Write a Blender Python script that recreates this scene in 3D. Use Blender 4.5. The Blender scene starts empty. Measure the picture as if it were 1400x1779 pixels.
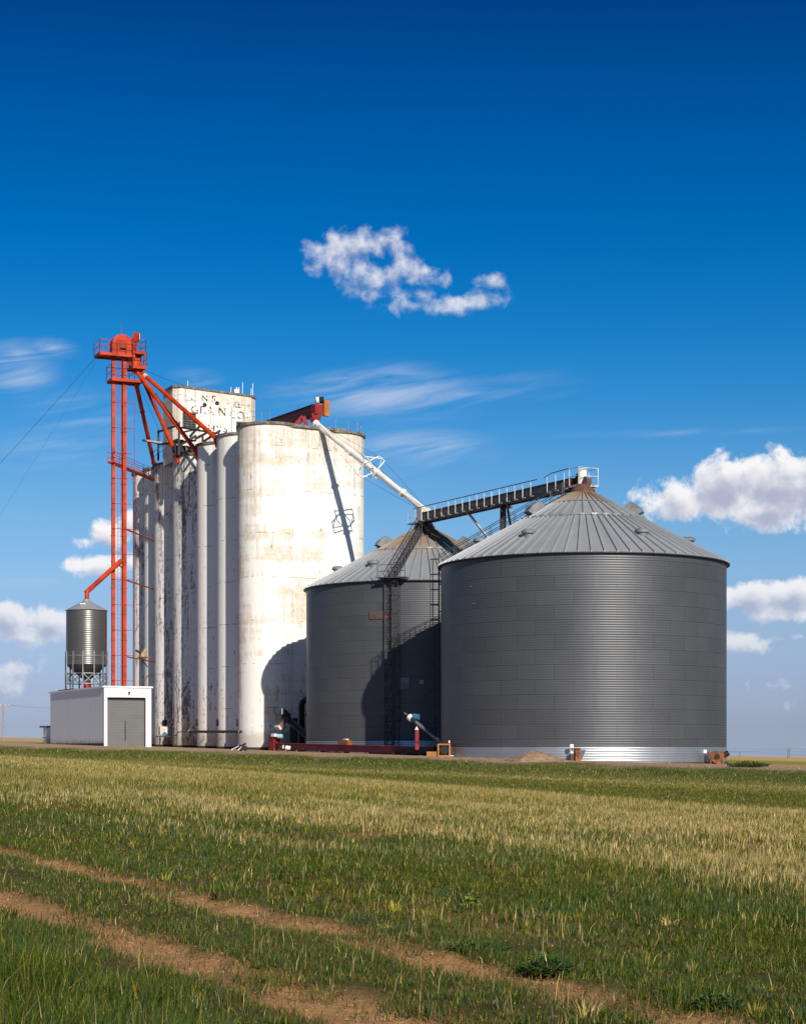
import bpy, math, random
import numpy as np
from mathutils import Vector, Matrix

random.seed(7)
RNG = np.random.default_rng(11)
R_ = math.radians
SC = bpy.context.scene
COL = SC.collection

# ------------------------------------------------------------------ camera
F, CX, HY, EYE = 3200.0, 700.0, 1298.4, 1.6
cd = bpy.data.cameras.new("camera")
cam = bpy.data.objects.new("camera", cd)
COL.objects.link(cam)
cam.location = (0, 0, EYE)
cam.rotation_euler = (R_(90), 0, 0)
cd.sensor_fit = 'HORIZONTAL'
cd.sensor_width = 36.0
cd.lens = 36.0 * F / 1400.0
cd.shift_y = (HY - 889.5) / 1400.0
cd.clip_start = 0.2
cd.clip_end = 20000
SC.camera = cam

# ------------------------------------------------------------------ sun / exposure
SUN_AZ, SUN_EL = 20.0, 27.0          # degrees right of straight behind the camera, height
sl = bpy.data.lights.new("sun", 'SUN')
sl.energy = 4.8
sl.angle = R_(0.53)
sl.color = (1.0, 0.925, 0.80)
sun = bpy.data.objects.new("sun", sl)
COL.objects.link(sun)
SUND = Vector((math.sin(R_(SUN_AZ)) * math.cos(R_(SUN_EL)), -math.cos(R_(SUN_AZ)) * math.cos(R_(SUN_EL)), math.sin(R_(SUN_EL))))
sun.rotation_euler = SUND.to_track_quat('Z', 'Y').to_euler()
sun.location = (40, -60, 80)
SC.view_settings.view_transform = 'Standard'
SC.view_settings.look = 'None'
SC.view_settings.exposure = 0.12
SC.view_settings.gamma = 1.0
SC.view_settings.use_curve_mapping = False
SC.cycles.max_bounces = 6
SC.cycles.transparent_max_bounces = 8

# ------------------------------------------------------------------ node helper
class NT:
    def __init__(s, tree):
        s.t = tree; s.n = tree.nodes; s.l = tree.links
    def node(s, typ, **kw):
        nd = s.n.new(typ)
        for k, v in kw.items():
            setattr(nd, k, v)
        return nd
    def put(s, sock, v):
        if hasattr(v, 'is_output'):
            s.l.new(v, sock)
        elif v is not None:
            if isinstance(v, (tuple, list)) and sock.type == 'RGBA' and len(v) == 3:
                v = (*v, 1)
            sock.default_value = v
    def math(s, op, a, b=None, c=None, clamp=False):
        nd = s.node('ShaderNodeMath', operation=op); nd.use_clamp = clamp
        s.put(nd.inputs[0], a); s.put(nd.inputs[1], b); s.put(nd.inputs[2], c)
        return nd.outputs[0]
    def vmath(s, op, a, b=None):
        nd = s.node('ShaderNodeVectorMath', operation=op)
        s.put(nd.inputs[0], a)
        if b is not None: s.put(nd.inputs[1], b)
        return nd.outputs['Value'] if op in ('LENGTH', 'DOT_PRODUCT') else nd.outputs[0]
    def mix(s, f, a, b, blend='MIX'):
        nd = s.node('ShaderNodeMix', data_type='RGBA', blend_type=blend)
        s.put(nd.inputs[0], f); s.put(nd.inputs[6], a); s.put(nd.inputs[7], b)
        return nd.outputs[2]
    def noise(s, vec, scale, detail=4, rough=0.55, dist=0.0):
        nd = s.node('ShaderNodeTexNoise')
        s.put(nd.inputs['Vector'], vec); nd.inputs['Scale'].default_value = scale
        nd.inputs['Detail'].default_value = detail; nd.inputs['Roughness'].default_value = rough
        nd.inputs['Distortion'].default_value = dist
        return nd.outputs['Fac']
    def sstep(s, v, lo, hi, a=0.0, b=1.0):
        nd = s.node('ShaderNodeMapRange', interpolation_type='SMOOTHSTEP')
        s.put(nd.inputs[0], v); s.put(nd.inputs[1], lo); s.put(nd.inputs[2], hi)
        s.put(nd.inputs[3], a); s.put(nd.inputs[4], b)
        return nd.outputs[0]
    def ramp(s, v, stops):
        nd = s.node('ShaderNodeValToRGB'); s.put(nd.inputs[0], v)
        e = nd.color_ramp.elements
        while len(e) < len(stops): e.new(0.5)
        for el, (p, c) in zip(e, stops):
            el.position = p; el.color = (*c, 1)
        return nd.outputs[0]
    def scale(s, vec, xyz):
        return s.vmath('MULTIPLY', vec, xyz)
    def comb(s, x, y, z):
        nd = s.node('ShaderNodeCombineXYZ')
        s.put(nd.inputs[0], x); s.put(nd.inputs[1], y); s.put(nd.inputs[2], z)
        return nd.outputs[0]
    def sep(s, v):
        nd = s.node('ShaderNodeSeparateXYZ'); s.put(nd.inputs[0], v)
        return nd.outputs

# ------------------------------------------------------------------ sky
def srgb(r, g, b):
    f = lambda c: ((c / 255 + 0.055) / 1.055) ** 2.4 if c > 10 else c / 255 / 12.92
    return (f(r), f(g), f(b))

world = bpy.data.worlds.new("World"); SC.world = world
world.use_nodes = True
W = NT(world.node_tree)
W.n.clear()
w_out = W.node('ShaderNodeOutputWorld'); w_bg = W.node('ShaderNodeBackground')
W.l.new(w_bg.outputs[0], w_out.inputs[0])
SKY_STRENGTH = 0.092
w_bg.inputs['Strength'].default_value = SKY_STRENGTH
tc = W.node('ShaderNodeTexCoord')
dirv = tc.outputs['Generated']
dx, dy, dz = W.sep(dirv)
dzc = W.math('MAXIMUM', dz, 0.012)
sky = W.node('ShaderNodeTexSky', sky_type='NISHITA')
sky.sun_disc = False
sky.sun_elevation = R_(SUN_EL)
sky.sun_rotation = R_(180 - SUN_AZ)
sky.air_density = 1.0; sky.dust_density = 0.6; sky.ozone_density = 1.5
W.put(sky.inputs[0], W.comb(dx, dy, dzc))
az = W.math('MULTIPLY', W.math('ARCTAN2', dx, dy), 180 / math.pi)
el = W.math('MULTIPLY', W.math('ARCSINE', dz), 180 / math.pi)
# deep clear-air grading of the sky by height above the horizon
SKYGRADE = [(0.0038, (0.2489, 0.3138, 0.5852)), (0.044, (0.2413, 0.2934, 0.5352)), (0.0887, (0.2579, 0.3113, 0.4895)), (0.1332, (0.2328, 0.3349, 0.495)), (0.1774, (0.1984, 0.3326, 0.4802)), (0.2213, (0.1189, 0.3001, 0.475)), (0.2648, (0.054, 0.2677, 0.4644)), (0.3078, (0.0215, 0.2426, 0.4485)), (0.3502, (0.0069, 0.214, 0.4317)), (0.3921, (0.0, 0.1902, 0.4096)), (0.4736, (0.0, 0.1454, 0.3453)), (0.5521, (0.0, 0.0962, 0.273)), (1.0, (0.005, 0.077, 0.215))]

grade = W.ramp(W.math('DIVIDE', el, 40.0, clamp=True), SKYGRADE)
skyc = W.scale(W.mix(1.0, sky.outputs[0], grade, 'MULTIPLY'), (2.0, 2.0, 2.0))

def dirdeg(px, py):
    a = math.atan((px - CX) / F)
    return math.degrees(a), math.degrees(math.atan((HY - py) / F * math.cos(a)))
PXD = math.degrees(1 / F)

def cloud_field(blobs, da=0.0, de=0.0):
    """largest of soft ellipses laid out in azimuth and height on the sky"""
    pos = W.vmath('ADD', W.comb(az, el, 0.0), (da, de, 0.0))
    cur = None
    for px, py, rx, ry, amp in blobs:
        a, e = dirdeg(px, py)
        v = W.scale(W.vmath('SUBTRACT', pos, (a, e, 0)), (1 / (rx * PXD), 1 / (ry * PXD), 0))
        m = W.math('MULTIPLY_ADD', W.vmath('LENGTH', v), -amp, amp)
        cur = m if cur is None else W.math('SMOOTH_MAX', cur, m, 0.12)
    return cur

front = W.math('GREATER_THAN', dy, 0.0)
cum = [  # the small broken cloud high in the middle
    (635, 418, 62, 36, 1.0), (590, 452, 55, 34, .75), (552, 432, 30, 22, .55), (690, 425, 26, 30, .8), (580, 412, 28, 18, .5),
    (628, 478, 60, 34, .9), (690, 470, 45, 24, .8), (735, 482, 50, 22, 1.0), (640, 512, 34, 28, .65),
    (720, 520, 44, 28, .9), (778, 530, 58, 20, .9), (845, 520, 48, 20, .95), (858, 490, 30, 18, .65),
    # right bank
    (1180, 868, 100, 52, .9), (1260, 848, 100, 66, 1.2), (1350, 838, 130, 68, 1.3), (1440, 835, 110, 75, 1.3), (1350, 880, 130, 60, 1.0), (1258, 796, 28, 16, .45),
    (1110, 862, 40, 24, .45), (1500, 850, 110, 80, 1.2),
    # lower right bank
    (1300, 1036, 90, 36, 1.2), (1380, 1032, 70, 42, 1.3), (1460, 1040, 90, 45, 1.2), (1350, 1062, 120, 34, .8), (1280, 1118, 60, 26, .8), (1390, 1105, 60, 20, .5),
    (1335, 1190, 50, 18, .35), (1375, 1225, 40, 18, .3),
    # left bank
    (20, 1072, 70, 38, 1.1), (85, 1080, 60, 40, 1.15), (-40, 1080, 70, 40, 1.1), (50, 1100, 90, 30, .85), (40, 1160, 100, 36, .5), (0, 1190, 90, 40, .4), (150, 1170, 60, 30, .4),
    (195, 930, 60, 30, 1.0), (150, 940, 40, 18, .6), (230, 910, 40, 30, 1.0), (180, 985, 80, 28, .95), (240, 975, 40, 30, .9),
]
nz = W.noise(dirv, 66, 9, 0.60, 0.2)
nz_up = W.noise(W.vmath('ADD', dirv, (0.0030, 0.0, 0.0062)), 66, 4, 0.55, 0.2)
fld = cloud_field(cum)
fld_up = cloud_field(cum, 0.14, 0.34)
high = W.sstep(el, 10.5, 13.5)
nzf = W.noise(dirv, 92, 9, 0.53, 0.2)
ragged = W.math('MULTIPLY', high, W.math('MULTIPLY_ADD', nzf, 2.1, -1.12))
flat = W.math('MINIMUM', fld, W.math('MULTIPLY_ADD', high, -2.5, 3.02))
dens_raw = W.math('ADD', W.math('ADD', flat, W.math('MULTIPLY_ADD', nz, 1.75, -1.02)), ragged)
dens = W.sstep(dens_raw, W.math('MULTIPLY', high, -0.24), W.math('MULTIPLY_ADD', high, 0.48, 0.42))
dens = W.math('MULTIPLY', dens, W.math('MULTIPLY', W.sstep(el, 0.0, 7.0, 0.50, 0.97), W.math('MULTIPLY_ADD', high, -0.14, 1.0)))
over = W.math('ADD', fld_up, W.math('MULTIPLY_ADD', nz_up, 1.75, -1.02))      # how much cloud lies sunward of this point
wis = [(30, 640, 90, 62, .8), (90, 605, 60, 24, .6), (660, 685, 260, 58, .75), (800, 685, 240, 22, .5), (720, 780, 190, 46, .65),
       (690, 650, 120, 34, .4), (340, 655, 60, 22, .6), (140, 720, 160, 60, .4), (100, 780, 200, 70, .35), (1180, 752, 320, 10, .3), (880, 660, 200, 34, .25), (600, 800, 240, 90, .3), (60, 1010, 200, 24, .3)]
wf = cloud_field(wis)
wn = W.noise(W.comb(W.math('MULTIPLY_ADD', el, -0.22, W.math('MULTIPLY', az, 0.16)), W.math('MULTIPLY_ADD', el, 1.1, W.math('MULTIPLY', az, -0.18)), 0.0), 1.9, 8, 0.6, 0.7)
wd = W.math('MULTIPLY', W.math('MULTIPLY', W.sstep(wf, 0.0, 0.75), W.sstep(wn, 0.30, 0.76)), 0.72)
lit = W.math('MULTIPLY', W.sstep(over, 0.0, 0.95, 1.0, 0.0), W.sstep(el, 0.0, 7.0, 0.7, 1.0))
inv = 10.0
cl_lo = tuple(c * inv for c in srgb(176, 182, 205)); cl_hi = tuple(c * inv for c in srgb(252, 250, 250))
cloudc = W.mix(lit, cl_lo, cl_hi)
wisc = tuple(c * inv for c in srgb(205, 216, 235))
c1 = W.mix(W.math('MULTIPLY', wd, front), skyc, wisc)
c2 = W.mix(W.math('MULTIPLY', dens, front), c1, cloudc)
W.l.new(c2, w_bg.inputs['Color'])
world.cycles.sampling_method = 'MANUAL'
world.cycles.sample_map_resolution = 512

# ------------------------------------------------------------------ placing helpers
def at(px, py, Y):
    return Vector(((px - CX) * Y / F, Y, EYE + (HY - py) * Y / F))

ANG = 24.8
P_ = Vector((math.cos(R_(ANG)), math.sin(R_(ANG)), 0))       # along the elevator's short end
Q_ = Vector((-math.sin(R_(ANG)), math.cos(R_(ANG)), 0))      # along its long row, away from us
ZZ = Vector((0, 0, 1))
ROT = Matrix.Rotation(R_(ANG), 3, 'Z')

def sm(x, a, b):
    t = np.clip((x - a) / (b - a), 0, 1)
    return t * t * (3 - 2 * t)

def pad_s(x, y):
    s1 = (y + .94 * x - 126.6) / 1.37
    u = .899 * x + .438 * y
    return np.minimum(s1, 94 - u)

def ground_z(x, y):
    x = np.asarray(x, float); y = np.asarray(y, float)
    near = .14 * sm(y, 25, 95)
    pad = .80 * sm(pad_s(x, y), -13, 0) * (1 - .7 * sm(y, 235, 300))
    return -.0259 * np.clip(x, -1300, 1300) + near + pad

def gz(x, y): return float(ground_z(x, y))

# value noise for numpy
_perm = RNG.random((256, 256))
def vnoise(x, y, s=1.0, o=0):
    x = np.asarray(x, float) * s + 37.3 * o; y = np.asarray(y, float) * s + 11.7 * o
    xi = np.floor(x).astype(int); yi = np.floor(y).astype(int)
    fx = x - xi; fy = y - yi
    fx = fx * fx * (3 - 2 * fx); fy = fy * fy * (3 - 2 * fy)
    g = lambda a, b: _perm[a & 255, b & 255]
    return (g(xi, yi) * (1 - fx) + g(xi + 1, yi) * fx) * (1 - fy) + (g(xi, yi + 1) * (1 - fx) + g(xi + 1, yi + 1) * fx) * fy
def fnoise(x, y, s, o=0, n=4):
    t = 0; a = .5; tot = 0
    for i in range(n):
        t = t + a * vnoise(x, y, s * 2 ** i, o + i); tot += a; a *= .55
    return t / tot

# ------------------------------------------------------------------ mesh builder
class MB:
    def __init__(s): s.v = []; s.f = []; s.uv = {}
    def add(s, vs, fs):
        o = len(s.v); s.v += [Vector(v) for v in vs]; s.f += [tuple(i + o for i in f) for f in fs]
        return s
    def box(s, c, size, rot=None):
        hx, hy, hz = size[0] / 2, size[1] / 2, size[2] / 2
        vs = [Vector((x, y, z)) for z in (-hz, hz) for x, y in ((-hx, -hy), (hx, -hy), (hx, hy), (-hx, hy))]
        if rot is not None: vs = [rot @ v for v in vs]
        c = Vector(c)
        return s.add([c + v for v in vs], [(3, 2, 1, 0), (4, 5, 6, 7), (0, 1, 5, 4), (1, 2, 6, 5), (2, 3, 7, 6), (3, 0, 4, 7)])
    def frame(s, d):
        d = d.normalized(); u = Vector((0, 0, 1)) if abs(d.z) < .95 else Vector((1, 0, 0))
        a = d.cross(u).normalized(); b = a.cross(d).normalized()
        return a, b
    def beam(s, p0, p1, w, h):
        p0, p1 = Vector(p0), Vector(p1); a, b = s.frame(p1 - p0); a = a * w / 2; b = b * h / 2
        vs = [p + x for p in (p0, p1) for x in (-a - b, a - b, a + b, -a + b)]
        return s.add(vs, [(0, 1, 2, 3), (7, 6, 5, 4), (0, 4, 5, 1), (1, 5, 6, 2), (2, 6, 7, 3), (3, 7, 4, 0)])
    def tube(s, p0, p1, r, n=8, r1=None):
        p0, p1 = Vector(p0), Vector(p1); a, b = s.frame(p1 - p0); r1 = r if r1 is None else r1
        vs = []
        for p, q in ((p0, r), (p1, r1)):
            vs += [p + (a * math.cos(t) + b * math.sin(t)) * q for t in (2 * math.pi * i / n for i in range(n))]
        fs = [(i, (i + 1) % n, n + (i + 1) % n, n + i) for i in range(n)]
        return s.add(vs, [f[::-1] for f in fs] + [tuple(range(n)), tuple(range(2 * n - 1, n - 1, -1))])
    def path(s, pts, r, n=6):
        for p, q in zip(pts[:-1], pts[1:]): s.tube(p, q, r, n)
        return s
    def lathe(s, prof, c, n=32, a0=0, a1=360, uvr=None):
        c = Vector(c); full = abs(a1 - a0) >= 360
        m = n if full else n + 1
        o = len(s.v)
        for r, z in prof:
            for i in range(m):
                t = R_(a0 + (a1 - a0) * i / n)
                s.v.append(c + Vector((r * math.sin(t), -r * math.cos(t), z)))
        for j in range(len(prof) - 1):
            for i in range(n):
                k = (i + 1) % m
                f = (o + j * m + i, o + j * m + k, o + (j + 1) * m + k, o + (j + 1) * m + i)
                if uvr:
                    t0 = R_(a0 + (a1 - a0) * i / n) * uvr; t1 = R_(a0 + (a1 - a0) * (i + 1) / n) * uvr
                    z0, z1 = prof[j][1], prof[j + 1][1]
                    s.uv[len(s.f)] = ((t0, z0), (t1, z0), (t1, z1), (t0, z1))
                s.f.append(f)
        return s
    def disc(s, c, r, n=32):
        c = Vector(c)
        return s.add([c + Vector((r * math.cos(2 * math.pi * i / n), r * math.sin(2 * math.pi * i / n), 0)) for i in range(n)], [tuple(range(n))])
    def prism(s, poly, d):
        poly = [Vector(p) for p in poly]; d = Vector(d); n = len(poly)
        return s.add(poly + [p + d for p in poly], [tuple(range(n - 1, -1, -1)), tuple(range(n, 2 * n))] + [(i, (i + 1) % n, n + (i + 1) % n, n + i) for i in range(n)])
    def build(s, name, mat, parent=None, loc=None, smooth=False):
        org = ORG[parent.name] if parent is not None else Vector(loc if loc is not None else (0, 0, 0))
        me = bpy.data.meshes.new(name)
        me.from_pydata([tuple(v - org) for v in s.v], [], s.f)
        me.materials.append(mat)
        if s.uv:
            uvl = me.uv_layers.new(name="UVMap")
            for fi, uvs in s.uv.items():
                for li, uv in zip(me.polygons[fi].loop_indices, uvs): uvl.data[li].uv = uv
        if smooth:
            me.polygons.foreach_set('use_smooth', [True] * len(me.polygons))
        me.update()
        o = bpy.data.objects.new(name, me); COL.objects.link(o)
        if parent is not None: o.parent = parent
        else: o.location = org
        ORG[o.name] = org
        return o

ORG = {}
def tag(o, label=None, cat=None, group=None, kind=None):
    if label: o['label'] = label
    if cat: o['category'] = cat
    if group: o['group'] = group
    if kind: o['kind'] = kind
    return o
def thing(name, label, cat, loc, group=None):
    o = bpy.data.objects.new(name, None); COL.objects.link(o)
    o.location = loc; o.empty_display_size = .5
    ORG[o.name] = Vector(loc)
    return tag(o, label, cat, group)

# ------------------------------------------------------------------ materials
def new_mat(name):
    m = bpy.data.materials.new(name); m.use_nodes = True
    t = NT(m.node_tree); b = m.node_tree.nodes['Principled BSDF']
    return m, t, b
def objco(t): return t.node('ShaderNodeTexCoord').outputs['Object']

def paint(name, col, rough=.5, metal=0.0, vary=.25, rust=0.0, rustcol=(.16, .06, .025), scale=1.5, streak=1.0):
    m, t, b = new_mat(name); co = objco(t)
    n1 = t.noise(t.scale(co, (1, 1, streak)), scale, 6, .6)
    c = t.mix(t.sstep(n1, .3, .7), tuple(x * (1 - vary) for x in col), tuple(min(1, x * (1 + vary * .5)) for x in col))
    if rust > 0:
        n2 = t.noise(t.scale(co, (1, 1, streak * .5)), scale * 2.3, 8, .65)
        msk = t.sstep(n2, .72 - rust * .45, .82 - rust * .45)
        c = t.mix(msk, c, t.mix(t.noise(co, scale * 9, 3), rustcol, tuple(x * 1.8 for x in rustcol)))
        t.put(b.inputs['Roughness'], t.math('MULTIPLY_ADD', msk, .9 - rough, rough))
        t.put(b.inputs['Metallic'], t.math('MULTIPLY_ADD', msk, -metal, metal))
    else:
        t.put(b.inputs['Roughness'], t.math('MULTIPLY_ADD', n1, .2, rough - .1)); b.inputs['Metallic'].default_value = metal
    b.inputs['Specular IOR Level'].default_value = .3
    t.put(b.inputs['Base Color'], c)
    return m

def concrete(name, tan=.3, dark=.2, dirt=.0):
    """whitewashed slip-formed concrete: worn-through tan panels, dark peeling, hairline pour joints"""
    m, t, b = new_mat(name); co = objco(t); z = t.sep(co)[2]
    st = t.noise(t.scale(co, (3.2, 3.2, .22)), 1.0, 6, .65)           # vertical streaks
    pt = t.noise(t.scale(co, (.26, .26, .17)), 1.0, 3, .5)            # large panels
    bd = t.noise(t.scale(co, (.05, .05, .62)), 1.0, 3, .6)            # pour bands
    fi = t.noise(co, 2.1, 9, .68)
    white = t.mix(fi, (.76, .735, .69), (.89, .875, .84))
    a = t.math('MULTIPLY_ADD', bd, .75, t.math('MULTIPLY_ADD', st, .55, t.math('MULTIPLY', pt, .75)))
    mt = t.sstep(a, 1.28 - tan * .6, 1.40 - tan * .6)
    mt = t.math('MULTIPLY', mt, t.sstep(fi, .30, .60, .35, 1.0))
    c = t.mix(t.math('MULTIPLY', mt, .8), white, t.mix(st, (.52, .40, .29), (.70, .58, .45)))
    fs_ = t.noise(t.scale(co, (1, 1, .42)), 3.4, 9, .70)
    d = t.math('MULTIPLY_ADD', fs_, 1.0, t.math('MULTIPLY', t.math('ADD', pt, st), .5))
    d = t.math('ADD', d, t.sstep(z, 15.0, 3.0, 0.0, .05))
    md = t.sstep(d, 1.26 - dark * .55, 1.34 - dark * .55)
    c = t.mix(t.math('MULTIPLY', md, .85), c, t.mix(fi, (.10, .085, .075), (.24, .20, .17)))
    if dirt > 0:                                                       # sooty weathering
        ms = t.sstep(t.math('MULTIPLY_ADD', t.noise(t.scale(co, (1.3, 1.3, .09)), 1.0, 6, .7), 1.0, t.math('MULTIPLY', fi, .5)), .86 - dirt * .3, 1.0 - dirt * .2)
        c = t.mix(t.math('MULTIPLY', ms, .8), c, (.09, .08, .075))
    rn = t.math('MULTIPLY', t.sstep(t.noise(t.scale(co, (1.7, 1.7, .045)), 1, 5, .62), .52, .68), t.sstep(t.math('MULTIPLY_ADD', pt, 9.0, z), 24.0, 37.0))
    c = t.mix(t.math('MULTIPLY', rn, .55), c, (.30, .25, .20))
    # pour joints
    zz = t.math('FRACT', t.math('MULTIPLY_ADD', t.noise(t.scale(co, (.3, .3, .02)), 1, 2), .05, t.math('DIVIDE', z, 4.35)))
    jn = t.math('MULTIPLY', t.math('LESS_THAN', zz, .016), t.sstep(t.noise(t.scale(co, (.9, .9, .2)), 1, 4), .50, .58))
    c = t.mix(t.math('MULTIPLY', jn, .7), c, (.12, .10, .09))
    low = t.sstep(t.math('MULTIPLY_ADD', fi, -1.6, z), 1.4, .4)        # splash dirt along the foot
    c = t.mix(t.math('MULTIPLY', low, .45), c, (.20, .16, .12))
    t.put(b.inputs['Base Color'], c); b.inputs['Roughness'].default_value = .9
    bp = t.node('ShaderNodeBump'); bp.inputs['Strength'].default_value = .35; bp.inputs['Distance'].default_value = .03
    t.put(bp.inputs['Height'], t.math('SUBTRACT', fi, t.math('MULTIPLY', md, .5))); t.l.new(bp.outputs[0], b.inputs['Normal'])
    return m

def bin_steel(name, col, rough, metal, seam=.45):
    m, t, b = new_mat(name)
    uv = t.node('ShaderNodeTexCoord').outputs['UV']; co = objco(t)
    br = t.node('ShaderNodeTexBrick'); t.put(br.inputs['Vector'], uv)
    br.offset = .5; br.inputs['Scale'].default_value = 1.0
    br.inputs['Brick Width'].default_value = 2.88; br.inputs['Row Height'].default_value = 1.1
    br.inputs['Mortar Size'].default_value = .017; br.inputs['Mortar Smooth'].default_value = .3; br.inputs['Bias'].default_value = 0
    br.inputs['Color1'].default_value = (.91, .91, .91, 1); br.inputs['Color2'].default_value = (1.05, 1.05, 1.05, 1); br.inputs['Mortar'].default_value = (seam, seam, seam, 1)
    bl = t.noise(t.scale(co, (.35, .35, .25)), 1, 5, .6)
    c = t.mix(1.0, t.mix(bl, tuple(x * .84 for x in col), tuple(x * 1.14 for x in col)), br.outputs['Color'], 'MULTIPLY')
    # pale scuffs, long and thin
    sc_ = t.noise(t.scale(co, (.8, .8, 9)), 1, 3, .5)
    msc = t.math('MULTIPLY', t.sstep(sc_, .74, .80), t.sstep(t.noise(co, .5, 2), .5, .62))
    c = t.mix(t.math('MULTIPLY', msc, .8), c, (.62, .62, .62))
    ru = t.sstep(t.noise(t.scale(co, (2, 2, .15)), 1, 6, .65), .70, .82)
    c = t.mix(t.math('MULTIPLY', ru, .35), c, (.16, .10, .07))
    t.put(b.inputs['Base Color'], c); b.inputs['Metallic'].default_value = metal
    t.put(b.inputs['Roughness'], t.math('MULTIPLY_ADD', bl, .16, rough - .08))
    return m

def roof_steel(name, rmax, rust):
    m, t, b = new_mat(name); co = objco(t); x, y, z = t.sep(co)
    rad = t.math('SQRT', t.math('ADD', t.math('MULTIPLY', x, x), t.math('MULTIPLY', y, y)))
    ang = t.math('ARCTAN2', x, y)
    st = t.noise(t.comb(t.math('MULTIPLY', ang, 14.0), t.math('MULTIPLY', rad, .25), 0.0), 1, 5, .6)
    bl = t.noise(co, .7, 5, .6)
    pn = t.noise(t.comb(t.math('FLOOR', t.math('MULTIPLY', ang, 74 / (2 * math.pi))), 0.0, 0.0), 7.3, 0)
    base = t.mix(bl, (.30, .315, .335), (.42, .435, .46))
    base = t.mix(1.0, base, t.mix(pn, (.84, .84, .84), (1.12, 1.12, 1.12)), 'MULTIPLY')
    k = t.math('SUBTRACT', 1.0, t.math('DIVIDE', rad, rmax * rust), clamp=True)     # more rust nearer the cap
    mr = t.sstep(t.math('MULTIPLY_ADD', st, .8, t.math('MULTIPLY', k, 1.0)), .62, 1.15)
    c = t.mix(t.math('MULTIPLY', mr, .9), base, t.mix(st, (.10, .055, .03), (.40, .28, .15)))
    t.put(b.inputs['Base Color'], c)
    t.put(b.inputs['Metallic'], t.math('MULTIPLY_ADD', mr, -.3, .3))
    t.put(b.inputs['Roughness'], t.math('MULTIPLY_ADD', mr, .3, .5))
    return m

def siding(name, col, pitch, axis=0):
    m, t, b = new_mat(name); co = objco(t)
    rp = t.node('ShaderNodeMapping'); t.put(rp.inputs[0], co); rp.inputs['Rotation'].default_value = (0, 0, -R_(ANG))
    s = t.sep(rp.outputs[0])
    fr = t.math('FRACT', t.math('DIVIDE', s[axis], pitch))
    ln = t.math('LESS_THAN', fr, .26)
    n = t.noise(t.scale(co, (2, 2, .3)), 1, 6, .6)
    spk = t.math('MULTIPLY', t.sstep(t.noise(co, 6, 5, .7), .62, .68), t.sstep(t.noise(t.scale(co, (.5, .5, .1)), 1, 2), .5, .62))
    c = t.mix(n, tuple(x * .85 for x in col), col)
    c = t.mix(t.math('MULTIPLY', ln, .38), c, tuple(x * .5 for x in col))
    c = t.mix(t.math('MULTIPLY', spk, .6), c, (.2, .19, .18))
    foot = t.sstep(t.math('MULTIPLY_ADD', t.noise(co, 1.7, 6, .65), -1.6, t.sep(co)[2]), .1, -.75)
    c = t.mix(t.math('MULTIPLY', foot, .65), c, (.30, .22, .15))
    t.put(b.inputs['Base Color'], c); b.inputs['Roughness'].default_value = .55
    return m

M = {}
M['conc_front'] = concrete('whitewashed_concrete_front', tan=.47, dark=.20)
M['conc_row'] = concrete('whitewashed_concrete_row', tan=.16, dark=.22)
M['conc_dirty'] = concrete('whitewashed_concrete_dirty', tan=.22, dark=.36, dirt=.40)
M['conc_head'] = concrete('whitewashed_concrete_headhouse', tan=.62, dark=.18)
M['conc_rim'] = paint('weathered_concrete_rim', (.20, .175, .15), .9, vary=.6, scale=2.5)
M['plinth'] = paint('dark_concrete', (.05, .045, .04), .95, vary=.5)  # near-black tone of plinths, foundations and base trim
M['steel'] = bin_steel('galvanised_bin_steel', (.078, .082, .092), .46, .22, .5)
M['steel_new'] = bin_steel('bright_galvanised_steel', (.44, .47, .495), .42, .80, .8)
M['hopsteel'] = bin_steel('hopper_bin_steel', (.15, .148, .145), .36, .6, .8)
M['roof1'] = roof_steel('bin_roof_steel', 11, .38)
M['roof2'] = roof_steel('rusty_bin_roof_steel', 11, .85)
M['roofh'] = roof_steel('hopper_bin_roof_steel', 2.3, .1)
M['galv'] = paint('galvanised_fitting', (.30, .31, .32), .45, .6, .3)
M['vent'] = paint('roof_vent_steel', (.20, .21, .22), .55, .15, .3)
M['darksteel'] = paint('dark_steel', (.045, .045, .05), .5, .4, .4, rust=.25)
M['ladder'] = paint('ladder_steel', (.10, .10, .105), .5, .5, .3)
M['orange'] = paint('orange_enamel', (.50, .042, .004), .55, 0, .42, rust=.13, rustcol=(.20, .045, .02), scale=.8)
M['orange_dk'] = paint('orange_railing_enamel', (.42, .035, .012), .45, 0, .25)
M['red'] = paint('red_enamel', (.28, .018, .022), .5, 0, .35, rust=.12)
M['darkred'] = paint('dark_red_enamel', (.075, .008, .013), .5, 0, .35, rust=.1)
M['spoutwhite'] = paint('chalky_white_pipe', (.80, .77, .71), .6, 0, .14, rust=.10, scale=.8)
M['white'] = paint('white_paint', (.78, .78, .77), .5, 0, .1)
M['trough'] = paint('conveyor_trough_steel', (.10, .095, .105), .55, .35, .35, rust=.2)
M['railwhite'] = paint('worn_white_rail', (.62, .56, .50), .55, 0, .25, rust=.35)
M['rust'] = paint('rusted_steel', (.27, .10, .04), .85, 0, .5, rust=.45, rustcol=(.10, .04, .02))
M['rustpost'] = paint('rusted_post', (.16, .09, .07), .85, 0, .5, rust=.5, rustcol=(.08, .03, .02))
M['yellow'] = paint('orange_yellow_machine_paint', (.42, .17, .04), .5, 0, .3, rust=.2)
M['tan'] = paint('sun_bleached_tan_paint', (.42, .27, .15), .7, 0, .3, rust=.25)
M['brownplate'] = paint('brown_stained_plate', (.105, .08, .068), .7, .1, .4)
M['black'] = paint('black_rubber', (.012, .012, .014), .6, 0, .3)
M['blue'] = paint('blue_motor_paint', (.05, .16, .30), .45, 0, .2)
M['teal'] = paint('teal_motor_paint', (.30, .62, .62), .45, 0, .2)
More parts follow.
